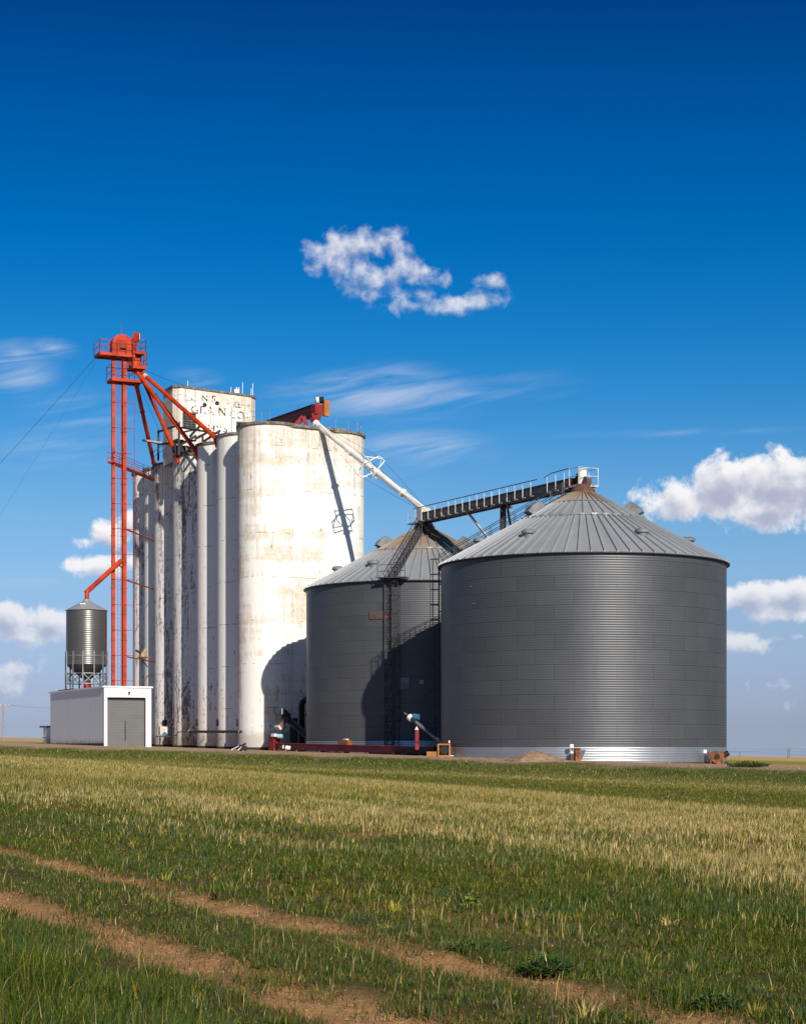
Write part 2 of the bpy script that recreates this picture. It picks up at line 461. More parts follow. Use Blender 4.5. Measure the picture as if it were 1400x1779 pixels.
M['siding'] = siding('white_metal_siding', (.88, .885, .89), .62, 1)
M['fascia'] = paint('white_fascia', (.80, .80, .79), .5, 0, .06)
M['cable'] = paint('steel_cable', (.05, .05, .055), .5, .5, .2)
M['wood'] = paint('weathered_pole_wood', (.36, .27, .22), .85, 0, .3)
M['dirt'] = paint('loose_dirt', (.30, .20, .125), .95, 0, .35, scale=3)
M['faded'] = paint('far_steel', (.13, .14, .17), .7, 0, .2)
M['grille'] = paint('louvre_metal', (.10, .095, .095), .6, .2, .5, rust=.15)

def door_mat():
    m, t, b = new_mat('roller_door_slats'); co = objco(t); z = t.sep(co)[2]
    fr = t.math('FRACT', t.math('DIVIDE', z, .155))
    n = t.noise(t.scale(co, (.6, .6, 1.5)), 1, 4)
    c = t.mix(n, (.115, .115, .118), (.175, .172, .17))
    c = t.mix(t.sstep(fr, .78, .95), c, (.06, .057, .054))
    t.put(b.inputs['Base Color'], c); b.inputs['Roughness'].default_value = .5; b.inputs['Metallic'].default_value = .2
    return m
M['door'] = door_mat()

def letter_mat():
    m, t, b = new_mat('flaking_black_lettering'); co = objco(t)
    b.inputs['Base Color'].default_value = (.035, .03, .03, 1); b.inputs['Roughness'].default_value = .9
    n = t.math('MULTIPLY_ADD', t.noise(co, 1.1, 3), .6, t.math('MULTIPLY', t.noise(co, 5.5, 6, .7), .6))
    tr = t.node('ShaderNodeBsdfTransparent'); mx = t.node('ShaderNodeMixShader')
    t.put(mx.inputs[0], t.sstep(n, .565, .65)); t.l.new(tr.outputs[0], mx.inputs[1]); t.l.new(b.outputs[0], mx.inputs[2])
    t.l.new(mx.outputs[0], t.n['Material Output'].inputs[0])
    return m
M['letters'] = letter_mat()

# ------------------------------------------------------------------ ground sheet
def zones(x, y):
    """what grows where: returns dict of masks over the field"""
    u = .899 * x + .438 * y
    v = -.438 * x + .899 * y
    wob = (fnoise(x, y, .35, 3) - .5) * .30
    uu = u + wob
    g = lambda c, w: np.exp(-((uu - c) / w) ** 2)
    patch = fnoise(x, y, .55, 9)
    br1 = np.clip(1.6 * g(4.5, .32), 0, 1) * (.58 + .42 * sm(fnoise(x, y, 1.5, 5), .30, .50))
    br2 = np.clip(1.6 * g(6.35, .28), 0, 1) * (.58 + .42 * sm(fnoise(x, y, 1.5, 6), .30, .50))
    br3 = .55 * g(11.6, .55) * sm(fnoise(x, y, .5, 7), .45, .62)
    br4 = .35 * g(7.9, .6) * sm(fnoise(x, y, .45, 8), .46, .62) * (1 - sm(y, 17, 24))
    br5 = .7 * sm(fnoise(x, y, .28, 21), .64, .74) * sm(u, 9, 12) * (1 - sm(u, 24, 30))
    bare = np.clip(np.maximum.reduce([br1, br2, br3, br4, br5]), 0, 1)
    lush = 1 - sm(uu, 2.7, 3.8)
    between = sm(uu, 4.9, 5.3) * (1 - sm(uu, 5.6, 6.1))
    # stretched along the drill rows, so the dry stems come in streaks
    row = fnoise(u * 1.0, v * .22, .42, 12)
    dry = sm(u + (row - .5) * 11 + (patch - .5) * 7, 9.5, 27) * (1 - sm(u + (fnoise(x, y, .12, 31) - .5) * 2.2, 32.2, 33.0))
    short = sm(u + (fnoise(x, y, .12, 31) - .5) * 2.2, 32.3, 33.0)
    ps = pad_s(x, y) + 1.5 + (fnoise(x, y, .25, 14) - .5) * 6
    pad = sm(ps, -3.0, -.5) * (1 - sm(y, 225, 262))
    weed = sm(ps, -9, -5.5) * (1 - sm(ps, -4.5, -2.5)) * (1 - sm(y, 150, 200))
    return dict(u=u, v=v, bare=bare, lush=lush, between=between, dry=dry, short=short, pad=pad, weed=weed, patch=patch, row=row)

def make_ground():
    azs = np.concatenate([np.linspace(-180, -24, 40)[:-1], np.linspace(-24, -15, 30)[:-1], np.linspace(-15, 15, 330), np.linspace(15, 24, 30)[1:], np.linspace(24, 180, 40)[1:-1]])
    rs = np.geomspace(1.0, 6500, 560)
    A, Rr = np.meshgrid(np.radians(azs), rs)
    X = (Rr * np.sin(A)).ravel(); Y = (Rr * np.cos(A)).ravel()
    z = zones(X, Y)
    micro = (fnoise(X, Y, 1.7, 2) - .5) * .10 - .05 * z['bare']
    Z = ground_z(X, Y) + micro * (1 - sm(np.hypot(X, Y), 60, 120))
    nr, na = A.shape
    verts = np.stack([X, Y, Z], 1)
    verts = np.vstack([verts, [[0, 0, 0]]])
    i = np.arange(nr - 1)[:, None] * na; j = np.arange(na)[None, :]; k = (j + 1) % na
    quads = np.stack([i + j, i + na + j, i + na + k, i + k], -1).reshape(-1, 4)
    tris = [(nr * na, int(jj), int((jj + 1) % na)) for jj in range(na)]
    me = bpy.data.meshes.new('ground')
    me.from_pydata(verts.tolist(), [], quads.tolist() + tris)
    # colour of what lies on the soil
    soil = np.array([.47, .255, .11]); lit = np.array([.10, .08, .03]); green = np.array([.075, .072, .020]); straw = np.array([.34, .27, .13])
    gold = np.array([.62, .40, .13]); fgreen = np.array([.27, .27, .05]); gravel = np.array([.40, .275, .19])
    mixc = lambda c, b, f: c * (1 - f[:, None]) + b * f[:, None]
    c = np.tile(green, (len(X), 1))
    c = mixc(c, lit, .6 * z['patch'])
    c = mixc(c, straw * .75, .55 * z['dry'])
    c = mixc(c, np.array([.10, .125, .03]), z['short'])
    c = mixc(c, np.array([.22, .19, .06]), .6 * z['short'] * sm(fnoise(z['u'], z['v'] * .25, .18, 40), .5, .62) * .7)
    yb = np.exp(-((pad_s(X, Y) + 17) / 6) ** 2) * z['short']
    c = mixc(c, np.array([.30, .26, .08]), yb * .7)
    c = mixc(c, soil, np.clip(z['bare'] * 1.15, 0, 1))
    c = mixc(c, gravel, z['pad'])
    c = mixc(c, np.array([.50, .36, .17]), z['pad'] * sm(fnoise(X, Y, .3, 17), .5, .6) * (1 - sm(X, -20, -5)) * .8)
    far = sm(Y, 225, 250)
    wv = (fnoise(X, Y, .01, 18) - .5) * 160
    fc = np.tile(gold, (len(X), 1))
    fg = np.exp(-((Y + wv - 470) / 170) ** 2)
    fc = mixc(fc, fgreen, np.clip(fg * 1.3, 0, 1))
    fc = mixc(fc, np.array([.60, .42, .24]), sm(-X / np.maximum(Y, 1), -.05, .1) * .7 * (1 - np.clip(fg, 0, 1)))
    c = mixc(c, fc, far)
    back = sm(-Y, -4, 2)
    c = mixc(c, np.array([.12, .12, .045]), back)
    col = np.ones((len(verts), 4), np.float32); col[:-1, :3] = c; col[-1, :3] = green
    at_ = me.color_attributes.new('cover', 'FLOAT_COLOR', 'POINT'); at_.data.foreach_set('color', col.ravel())
    m, t, b = new_mat('field_soil')
    vc = t.node('ShaderNodeVertexColor', layer_name='cover').outputs[0]
    pos = t.node('ShaderNodeNewGeometry').outputs['Position']
    n = t.noise(pos, 3.5, 8, .7); n2 = t.noise(pos, 22, 5, .7)
    f = t.math('MULTIPLY_ADD', n2, .9, t.math('MULTIPLY_ADD', n, 1.1, -.02))
    g = t.comb(f, f, f)
    t.put(b.inputs['Base Color'], t.mix(1.0, vc, g, 'MULTIPLY')); b.inputs['Roughness'].default_value = 1.0
    b.inputs['Specular IOR Level'].default_value = .1
    bp = t.node('ShaderNodeBump'); bp.inputs['Strength'].default_value = .8; bp.inputs['Distance'].default_value = .05
    t.put(bp.inputs['Height'], t.math('MULTIPLY_ADD', n2, .4, n)); t.l.new(bp.outputs[0], b.inputs['Normal'])
    me.materials.append(m)
    me.polygons.foreach_set('use_smooth', [True] * len(me.polygons))
    o = bpy.data.objects.new('ground', me); COL.objects.link(o); tag(o, kind='structure')
make_ground()

# ------------------------------------------------------------------ grass
def grass_mat(name):
    m, t, b = new_mat(name)
    vc = t.node('ShaderNodeVertexColor', layer_name='col').outputs[0]
    t.put(b.inputs['Base Color'], vc); b.inputs['Roughness'].default_value = .55
    b.inputs['Specular IOR Level'].default_value = .12
    tr = t.node('ShaderNodeBsdfTranslucent'); t.l.new(vc, tr.inputs[0])
    mx = t.node('ShaderNodeMixShader'); mx.inputs[0].default_value = .28
    t.l.new(b.outputs[0], mx.inputs[1]); t.l.new(tr.outputs[0], mx.inputs[2])
    t.l.new(mx.outputs[0], t.n['Material Output'].inputs[0])
    return m
GM = grass_mat('grass_blades')

def blades(name, x, y, h, w, lean, col, label, heads=None, seg=2, la0=None):
    n = len(x)
    z = ground_z(x, y) - .02
    a = RNG.random(n) * 2 * math.pi
    # wind leans most blades to the right and away
    la = RNG.normal(.4, 1.9, n)
    if la0 is not None: la = np.where(np.isnan(la0), la, la0)
    lx, ly = np.cos(la) * lean * h, np.sin(la) * lean * h
    # faces roughly turned to us or to the side, any way round
    wx, wy = np.cos(a) * w / 2, np.sin(a) * w / 2
    hw = np.ones(n) * .8 if heads is None else heads
    if seg == 2:
        V = np.empty((n, 5, 3), np.float32)
        V[:, 0] = np.stack([x - wx, y - wy, z], 1); V[:, 1] = np.stack([x + wx, y + wy, z], 1)
        mx, my, mz = x + lx * .35, y + ly * .35, z + h * .58
        V[:, 2] = np.stack([mx + wx * hw, my + wy * hw, mz], 1); V[:, 3] = np.stack([mx - wx * hw, my - wy * hw, mz], 1)
        V[:, 4] = np.stack([x + lx, y + ly, z + h * np.sqrt(np.clip(1 - lean * lean * .6, .2, 1))], 1)
        idx = np.arange(n, dtype=np.int32)[:, None] * 5
        loops = np.concatenate([idx + np.array([[0, 1, 2, 3]]), idx + np.array([[3, 2, 4]])], 1).ravel()
        tot = np.tile(np.array([4, 3], np.int32), n); nv = 5
        cm = np.array([.42, .42, .95, .95, 1.15], np.float32)
    else:
        V = np.empty((n, 3, 3), np.float32)
        V[:, 0] = np.stack([x - wx, y - wy, z], 1); V[:, 1] = np.stack([x + wx, y + wy, z], 1)
        V[:, 2] = np.stack([x + lx, y + ly, z + h], 1)
        idx = np.arange(n, dtype=np.int32)[:, None] * 3
        loops = (idx + np.array([[0, 1, 2]])).ravel(); tot = np.full(n, 3, np.int32); nv = 3
        cm = np.array([.6, .6, 1.1], np.float32)
    cm = np.ones_like(cm)                         # one colour the length of a blade
    me = bpy.data.meshes.new(name)
    me.vertices.add(n * nv); me.vertices.foreach_set('co', V.ravel())
    me.loops.add(len(loops)); me.loops.foreach_set('vertex_index', loops.astype(np.int32))
    st = np.concatenate([[0], np.cumsum(tot)[:-1]]).astype(np.int32)
    me.polygons.add(len(tot)); me.polygons.foreach_set('loop_start', st)
    me.update(calc_edges=True)
    C = np.ones((n, nv, 4), np.float32); C[:, :, :3] = col[:, None, :] * cm[None, :, None]
    ca = me.color_attributes.new('col', 'FLOAT_COLOR', 'POINT'); ca.data.foreach_set('color', C.ravel())
    me.materials.append(GM)
    o = bpy.data.objects.new(name, me); COL.objects.link(o)
    return tag(o, label, 'grass', kind='stuff')

def scatter(y0, y1, dens, half=15.5, pad=3.5):
    ta = math.tan(R_(half))
    area = ta * (y1 * y1 - y0 * y0) + 2 * pad * (y1 - y0)
    n = int(area * dens)
    y = np.sqrt(RNG.random(n) * (y1 * y1 - y0 * y0) + y0 * y0)
    x = (RNG.random(n) * 2 - 1) * (ta * y + pad)
    return x, y

def pick(n, *cw):
    cols = np.array([c for c, _ in cw]); ws = np.array([np.broadcast_to(w, n) for _, w in cw], float).T + 1e-6
    cs = np.cumsum(ws / ws.sum(1, keepdims=True), 1)
    k = (RNG.random(n)[:, None] > cs).sum(1).clip(0, len(cols) - 1)
    return cols[k] * RNG.lognormal(-.04, .30, (n, 1))

GREEN = (.085, .118, .011); BLUEG = (.075, .122, .052); YGREEN = (.25, .24, .022); STRAW = (.62, .46, .18); BROWN = (.27, .155, .05); DGREEN = (.028, .055, .006)  # DGREEN: dark green growth, its share also paints in shadow between the blades

def make_grass():
    parts = []; stems = []
    for y0, y1, dens, wd, seg in ((8.5, 16, 3400, .0050, 2), (16, 28, 1800, .0075, 2), (28, 50, 760, .012, 2), (50, 85, 260, .022, 1), (85, 150, 80, .042, 1)):
        x, y = scatter(y0, y1, dens)
        z = zones(x, y)
        clump = fnoise(x, y, 2.6, 50)
        keep = 1 - .96 * np.clip(z['bare'] * 1.6 * (.4 + .6 * sm(fnoise(x, y, 1.6, 55), .28, .5)), 0, 1)
        keep *= .55 + .45 * sm(clump, .3, .6)
        keep *= 1 - z['pad']
        keep *= 1 - .35 * z['short']
        k = RNG.random(len(x)) < keep
        x, y = x[k], y[k]; z = {q: v[k] for q, v in z.items()}; clump = clump[k]; n = len(x)
        h = .105 + .15 * z['lush'] - .02 * z['between'] - .022 * np.exp(-((z['u'] - 5.3) / 1.5) ** 2) + .05 * z['dry'] - .02 * z['short'] + .09 * z['weed'] - .03 * sm(z['u'], 6.5, 7.5) * (1 - sm(z['u'], 8.5, 10))
        h = h * (.40 + 1.5 * clump ** 1.6) * RNG.uniform(.5, 1.3, n) * (1 - .45 * z['bare'])
        tone = fnoise(x, y, .22, 60)
        bl = sm(tone, .42, .62)
        yl = sm(fnoise(z['u'], z['v'] * .3, .16, 61), .5, .65)
        ng = 1 - sm(z['u'], 9, 15)
        c = pick(n, (GREEN, .9 * (1 - .5 * z['dry']) + .5 * ng), (BLUEG, (.15 + .8 * bl) * (1 - z['dry'] * .6) * (1 - .6 * z['short']) + .5 * z['weed']), (DGREEN, .30 + .6 * z['weed'] + .45 * ng + .12 * z['short']), (YGREEN, .30 + .45 * z['dry'] + (.15 + .5 * yl) * z['short'] - .12 * ng),
                 (STRAW, .05 + .45 * z['dry'] + .22 * yl * z['short'] * (1 - z['weed'])), (BROWN, .10 + .12 * z['dry'] + .4 * z['bare']))
        yb = RNG.random(n) < np.exp(-((pad_s(x, y) + 17) / 6) ** 2) * .55 * z['short']
        c[yb] = np.array([.40, .34, .11]) * RNG.uniform(.7, 1.2, (int(yb.sum()), 1))
        parts.append((x, y, h, wd * RNG.uniform(.6, 1.4, n), np.abs(RNG.normal(.32, .22, n)), c, seg))
        x, y = scatter(y0, y1, dens * (.18 if y1 < 30 else .3)); z = zones(x, y)
        k = RNG.random(len(x)) < (.35 + .5 * sm(fnoise(x, y, .9, 90), .35, .65)) * (1 - .75 * z['bare']) * (1 - z['pad'])
        x, y = x[k], y[k]; n = len(x)
        parts.append((x, y, RNG.uniform(.03, .085, n), wd * RNG.uniform(.7, 1.6, n), np.abs(RNG.normal(.9, .3, n)), pick(n, (BROWN, 1.0), ((.36, .25, .09), .35), ((.14, .10, .05), .8)), seg))
        # dry flowering stems standing over the green
        x, y = scatter(y0, y1, dens * .62)
        z = zones(x, y)
        q = (z['dry'] * (.12 + .75 * sm(z['row'] * .6 + fnoise(x, y, 1.1, 71) * .4, .38, .62)) + .014 * z['lush'] + .005) * (1 - z['bare']) * (1 - z['pad']) * (1 - .9 * z['short'])
        edge = np.exp(-((z['u'] - 31) / 2.2) ** 2); q = np.clip(q + .8 * edge * z['dry'], 0, 1)
        k = RNG.random(len(x)) < q
        x, y = x[k], y[k]; n = len(x)
        h = .19 * RNG.uniform(.5, 1.3, n)
        stems.append((x, y, h, wd * .46 * RNG.uniform(.6, 1.4, n), np.abs(RNG.normal(.24, .12, n)), pick(n, (STRAW, 1.0), ((.40, .34, .15), .5), ((.30, .21, .10), .25)), seg))
    # tussocks: blades fanning out of one crown
    for y0, y1, dn, nb, wd in ((8.5, 18, 9.0, 46, .0055), (18, 34, 4.5, 34, .009), (34, 60, 1.6, 24, .015)):
        tx, ty = scatter(y0, y1, dn); z = zones(tx, ty)
        k = RNG.random(len(tx)) < (.25 + .75 * sm(fnoise(tx, ty, .45, 95), .4, .6)) * (1 - np.clip(1.6 * z['bare'], 0, 1)) * (1 - z['short']) * (1 - .75 * np.exp(-((z['u'] - 5.2) / 1.4) ** 2))
        tx, ty = tx[k], ty[k]; z = {q: v[k] for q, v in z.items()}; nt = len(tx)
        th = RNG.uniform(.08, .165, nt) * (1 + .7 * z['lush'])
        tcol = pick(nt, (GREEN, 1.0), (BLUEG, .9 * (1 - z['dry'])), (YGREEN, .6), (STRAW, .06 * (1 - z['lush']) + .5 * z['dry']), (DGREEN, .5))
        ti = np.repeat(np.arange(nt), nb); n = len(ti)
        a = RNG.random(n) * 2 * math.pi; rr = np.abs(RNG.normal(0, .035, n)) + .004
        x = tx[ti] + rr * np.cos(a); y = ty[ti] + rr * np.sin(a)
        h = th[ti] * RNG.uniform(.4, 1.1, n)
        c = tcol[ti] * RNG.lognormal(-.03, .25, (n, 1))
        dd = RNG.random(n) < .12; c[dd] = np.array(STRAW) * RNG.uniform(.5, 1.0, (int(dd.sum()), 1))
        parts.append((x, y, h, wd * RNG.uniform(.6, 1.3, n), np.clip(.12 + rr * 9 + RNG.normal(0, .12, n), 0, 1.1), c, 2, a))
    for nm, lst, lab in (('grass', parts, 'rough green pasture grass around the wheel tracks'), ('dry_grass', stems, 'pale dry seed stems standing over the green field')):
        for sg in (2, 1):
            l = [p for p in lst if p[6] == sg]
            cat = [np.concatenate([p[i] for p in l]) for i in range(6)]
            las = np.concatenate([p[7] if len(p) > 7 else np.full(len(p[0]), np.nan) for p in l])
            heads = RNG.uniform(.7, 2.4, len(cat[0])) if nm == 'dry_grass' else None
            blades(nm, *cat, lab + (' near the camera' if sg == 2 else ' further back towards the bins'), heads=heads, seg=sg, la0=las)
make_grass()

def make_clods():
    l = []
    for y0, y1, dn, r0 in ((8.5, 18, 240, .0065), (18, 34, 110, .010), (104, 148, 1.4, .035)):
        x, y = scatter(y0, y1, dn); z = zones(x, y)
        k = RNG.random(len(x)) < np.maximum(z['bare'] * .8, .06) * (1 if y0 < 60 else 0) + z['pad'] * (y0 > 60)
        l.append((x[k], y[k], r0 * np.clip(RNG.lognormal(0, .45, int(k.sum())), .4, 2.4)))
    x, y, r = (np.concatenate([q[i] for q in l]) for i in range(3)); n = len(x)
    base = np.array([[1, 0, 0], [0, 1, 0], [-1, 0, 0], [0, -1, 0], [0, 0, 1], [0, 0, -1]], float)
    V = base[None] * RNG.uniform(.55, 1.2, (n, 6, 3)) * r[:, None, None]
    a = RNG.random(n) * 6.28; ca, sa = np.cos(a)[:, None], np.sin(a)[:, None]
    vx = V[:, :, 0] * ca - V[:, :, 1] * sa + x[:, None]; vy = V[:, :, 0] * sa + V[:, :, 1] * ca + y[:, None]
    vz = V[:, :, 2] * .7 + (ground_z(x, y) + (fnoise(x, y, 1.7, 2) - .5) * .10 * (1 - sm(np.hypot(x, y), 60, 120)) - .05 * zones(x, y)['bare'] + r * .25)[:, None]
    P = np.stack([vx, vy, vz], -1).reshape(-1, 3)
    f = np.array([[0, 1, 4], [1, 2, 4], [2, 3, 4], [3, 0, 4], [1, 0, 5], [2, 1, 5], [3, 2, 5], [0, 3, 5]])
    Fc = (np.arange(n)[:, None, None] * 6 + f[None]).reshape(-1, 3)
    me = bpy.data.meshes.new('soil_clods'); me.from_pydata(P.tolist(), [], Fc.tolist()); me.materials.append(M['clod'])
    o = bpy.data.objects.new('soil_clods', me); COL.objects.link(o); tag(o, 'loose brown clods and pebbles on the bare wheel tracks and gravel', 'clods', kind='stuff')
M['clod'] = paint('earth_clod', (.42, .245, .125), .95, 0, .45, scale=6)
make_clods()

# ------------------------------------------------------------------ concrete elevator
CYL = [  # x, y, r, rim height, material
    (-13.5, 186.2, 3.2, 34.0, 'conc_front'), (-16.25, 192.5, 3.2, 34.04, 'conc_row'), (-19.0, 198.4, 3.2, 34.08, 'conc_row'),
    (-22.0, 207.3, 3.9, 34.2, 'conc_dirty'), (-25.6, 213.2, 3.2, 34.2, 'conc_dirty'), (-27.9, 217.1, 2.6, 34.3, 'conc_row'), (-29.9, 221.1, 2.5, 34.4, 'conc_dirty')]
D_ = (-7.23, 189.7, 3.2, 33.74)

def make_elevator():
    root = thing('grain_elevator', 'tall whitewashed concrete grain elevator of joined silos with lettered headhouse', 'grain elevator', (-13.5, 186.2, gz(-13.5, 186.2)))
    dxy = Vector((D_[0] - CYL[0][0], D_[1] - CYL[0][1], 0))
    cyls = list(CYL) + [(c[0] + dxy.x, c[1] + dxy.y, c[2], c[3] - .26, 'conc_front' if i == 0 else 'conc_row') for i, c in enumerate(CYL)]
    out = []
    for i, (x, y, r, zt, mt) in enumerate(cyls):
        b = gz(x, y) - 1.2
        mb = MB().lathe([(r, b - 0), (r, b + 6), (r, 12), (r, 20), (r, 28), (r, zt)], (x, y, 0), 72)
        o = mb.build('silo', M[mt], root, smooth=True); out.append(o)
        rm = MB().lathe([(r - .02, zt - .28), (r + .17, zt - .26), (r + .17, zt), (r + .02, zt + .02), (.01, zt + .06)], (x, y, 0), 72)
        rm.build('rim', M['conc_rim'], o)
        MB().lathe([(r + .05, gz(x, y) - .8), (r + .05, gz(x, y) + .28), (r - .02, gz(x, y) + .30)], (x, y, 0), 48).build('plinth', M['plinth'], o)
    # flat infill between the two end silos
    A = Vector((-13.5, 186.2, 0)); D = Vector((D_[0], D_[1], 0)); e = (D - A).normalized(); nrm = Vector((e.y, -e.x, 0))
    p0 = A + nrm * 2.93; p1 = D + nrm * 2.93
    MB().prism([p0 + ZZ * -.5, p1 + ZZ * -.5, p1 - nrm * .6 + ZZ * -.5, p0 - nrm * .6 + ZZ * -.5], (0, 0, 34.2)).build('end_wall', M['conc_front'], root)
    rm = MB(); mid = (p0 + p1) / 2 + ZZ * 33.78
    rm.box(mid, ((p1 - p0).length, .5, .3), Matrix.Rotation(math.atan2(e.y, e.x), 3, 'Z')); rm.build('rim', M['conc_rim'], root)
    core = MB()
    c0 = A + Q_ * 1 + e * .5; c1 = Vector((-29, 219, 0))
    core.prism([c0, c0 + e * 6.0, c1 + e * 6.0, c1 + e * .2], (0, 0, 33.6)); core.build('core_wall', M['conc_row'], root)
    # manholes: dark round plates just above the foot
    for px, k in ((302, 4), (344.5, 3), (382, 2), (418, 1)):
        x, y, r, zt, mt = CYL[k - 1] if k < 5 else CYL[4]
    for i, fr in ((0, -.985), (1, -.93), (2, -.95), (3, -.97), (4, -.5)):
        x, y, r, zt, mt = CYL[i]
        a = math.asin(fr)
        n = Vector((math.sin(a), -math.cos(a), 0)); c = Vector((x, y, 0)) + n * r
        c.z = EYE + (HY - 1256) * c.y / F
        t = MB(); t.tube(c - n * .1, c + n * .1, .36, 20); o = t.build('manhole', M['black'], out[i])
        MB().tube(c - n * .05, c + n * .13, .30, 20).build('cover', M['darksteel'], o)
    # headhouse
    H0 = Vector((-25.42, 205.0, 0)); Wd, Dp, ch = 9.76, 4.8, .66
    zt0, zt1 = 41.78, 41.3
    def loc(s, d, z): return H0 + P_ * (s * 1.0274) + Q_ * d + ZZ * z
    Wd /= 1.0274; ring = [(ch, 0), (Wd - ch, 0), (Wd, ch), (Wd, Dp - ch), (Wd - ch, Dp), (ch, Dp), (0, Dp - ch), (0, ch)]
    top = lambda s: zt0 + (zt1 - zt0) * s / Wd
    mb = MB(); n = len(ring)
    mb.add([loc(s, d, 33.5) for s, d in ring] + [loc(s, d, top(s)) for s, d in ring], [(i, (i + 1) % n, n + (i + 1) % n, n + i) for i in range(n)])
    hh = mb.build('headhouse', M['conc_head'], root)
    cc = Vector((Wd / 2, Dp / 2))
    exp = [((s - cc.x) * 1.025 + cc.x, (d - cc.y) * 1.05 + cc.y) for s, d in ring]
    rs = MB(); rs.add([loc(s, d, top(s) - .02) for s, d in exp] + [loc(s, d, top(s) + .22) for s, d in exp],
                      [(i, (i + 1) % n, n + (i + 1) % n, n + i) for i in range(n)] + [tuple(range(n, 2 * n)), tuple(range(n - 1, -1, -1))])
    rs.build('roof_slab', M['conc_rim'], hh)
    # louvred windows
    for s0, s1, z0, z1 in ((.95, 2.35, 37.25, 38.95), (7.1, 8.9, 36.5, 38.35)):
        w = MB(); mid = loc((s0 + s1) / 2, -.02, (z0 + z1) / 2); w.box(mid, (s1 - s0, .10, z1 - z0), ROT)
        o = w.build('window', M['black'], hh)
        g = MB()
        nv = 6
        for i in range(nv + 1):
            g.box(loc((s0 + s1) / 2, -.10, z0 + (z1 - z0) * i / nv), (s1 - s0 + .08, .07, .13), ROT)
        for i in range(4):
            g.box(loc(s0 + (s1 - s0) * i / 3, -.11, (z0 + z1) / 2), (.08, .07, z1 - z0 + .05), ROT)
        g.build('louvre', M['grille'], hh)
    w = MB(); w.box(loc(8.35, -.02, 39.35), (.6, .05, .6), ROT); w.build('wall_patch', M['white'], hh)
    for s, z in ((3.42, 40.0), (4.85, 40.3)):
        t = MB(); c = loc(s, 0, z); t.tube(c + Q_ * .1, c - Q_ * .03, .24, 18); t.build('vent_hole', M['black'], hh)
    for s in (4.1, 6.55):
        t = MB(); t.box(loc(s, -.005, 37), (.05, .03, 6.2), ROT); t.build('wall_joint', M['conc_rim'], hh)
    for s, d, h in ((1.6, .3, .9), (6.6, .4, .9), (7.95, .4, 1.6), (8.95, .4, 1.05), (9.1, .3, 1.6)):
        t = MB(); t.tube(loc(s, d, top(s) + .1), loc(s, d, top(s) + h), .038, 8); t.build('antenna', M['white'], hh)
    t = MB(); t.box(loc(7.25, .5, top(7.2) + .45), (.6, .4, .55), ROT); t.box(loc(7.2, .4, top(7.2) + .82), (.12, .3, .2), ROT); t.box(loc(7.45, .4, top(7.2) + .82), (.12, .3, .2), ROT); t.build('roof_box', M['white'], hh)
    # flaking lettering
    def words(txt, s, z, size, sx=1.0):
        cu = bpy.data.curves.new('lettering', 'FONT'); cu.body = txt; cu.size = size; cu.extrude = .004; cu.space_character = 1.12; cu.offset = .012
        tmp = bpy.data.objects.new('lettering', cu); COL.objects.link(tmp)
        bpy.context.view_layer.update()
        dg = bpy.context.evaluated_depsgraph_get()
        me = bpy.data.meshes.new_from_object(tmp.evaluated_get(dg))
        bpy.data.objects.remove(tmp, do_unlink=True)
        o = bpy.data.objects.new('lettering', me); COL.objects.link(o); o.parent = hh
        me.materials.clear(); me.materials.append(M['letters'])
        base = loc(s, -.02, z) - ORG[root.name]
        rot = Matrix((P_, ZZ, -Q_)).transposed().to_4x4()
        me.transform(Matrix.Translation(base) @ rot @ Matrix.Diagonal((sx, 1, 1, 1)))
    words('D N S', 1.85, 40.45, .95, 1.1)
    words('ILE.', 6.75, 40.0, .95, .62)
    words('GRAIN', 1.85, 38.95, 1.3, .98)
    words('CO', 6.25, 38.75, 1.2, .95)
    words('HYS', 3.75, 37.1, 1.0, 1.25)
    # guard rails on the end silo roofs
    for (x, y, r, z, a0, a1) in ((D_[0], D_[1], 2.9, 33.8, 8, 118), (-13.5, 186.2, 2.9, 34.05, -60, 5)):
        t = MB(); pts = []
        for i in range(9):
            a = R_(a0 + (a1 - a0) * i / 8); p = Vector((x + r * math.sin(a), y - r * math.cos(a), z)); pts.append(p)
            if i % 2 == 0: t.tube(p, p + ZZ * 1.05, .022, 5)
        for hgt in (.55, 1.05): t.path([p + ZZ * hgt for p in pts], .016, 5)
        t.build('guard_rail', M['galv'], root)
    # aeration pipe along the foot and little drive shelf
    return root
ELEV = make_elevator()

def make_foot_pipe():
    p0, p1 = at(327, 1271.5, 199), at(419, 1271.5, 182.6)
    t = thing('conduit_pipe', 'long dark horizontal pipe bridging the silo feet low on the white elevator', 'pipe', (p0.x, p0.y, p0.z))
    MB().tube(p0, p1, .14, 12).build('pipe', M['darksteel'], t)
    for f in (.02, .98): 
        q = p0.lerp(p1, f); MB().tube(q - (p1 - p0).normalized() * .08, q + (p1 - p0).normalized() * .08, .19, 12).build('flange', M['galv'], t)
    for f in (.3, .62): 
        q = p0.lerp(p1, f); MB().beam(q, q + Vector((.25, .9, -.15)), .08, .08).build('bracket', M['darksteel'], t)
    MB().path([p0, at(310, 1272, 201), at(306, 1278, 203), at(298, 1279, 204)], .05, 6).build('feed_line', M['darksteel'], t)
make_foot_pipe()

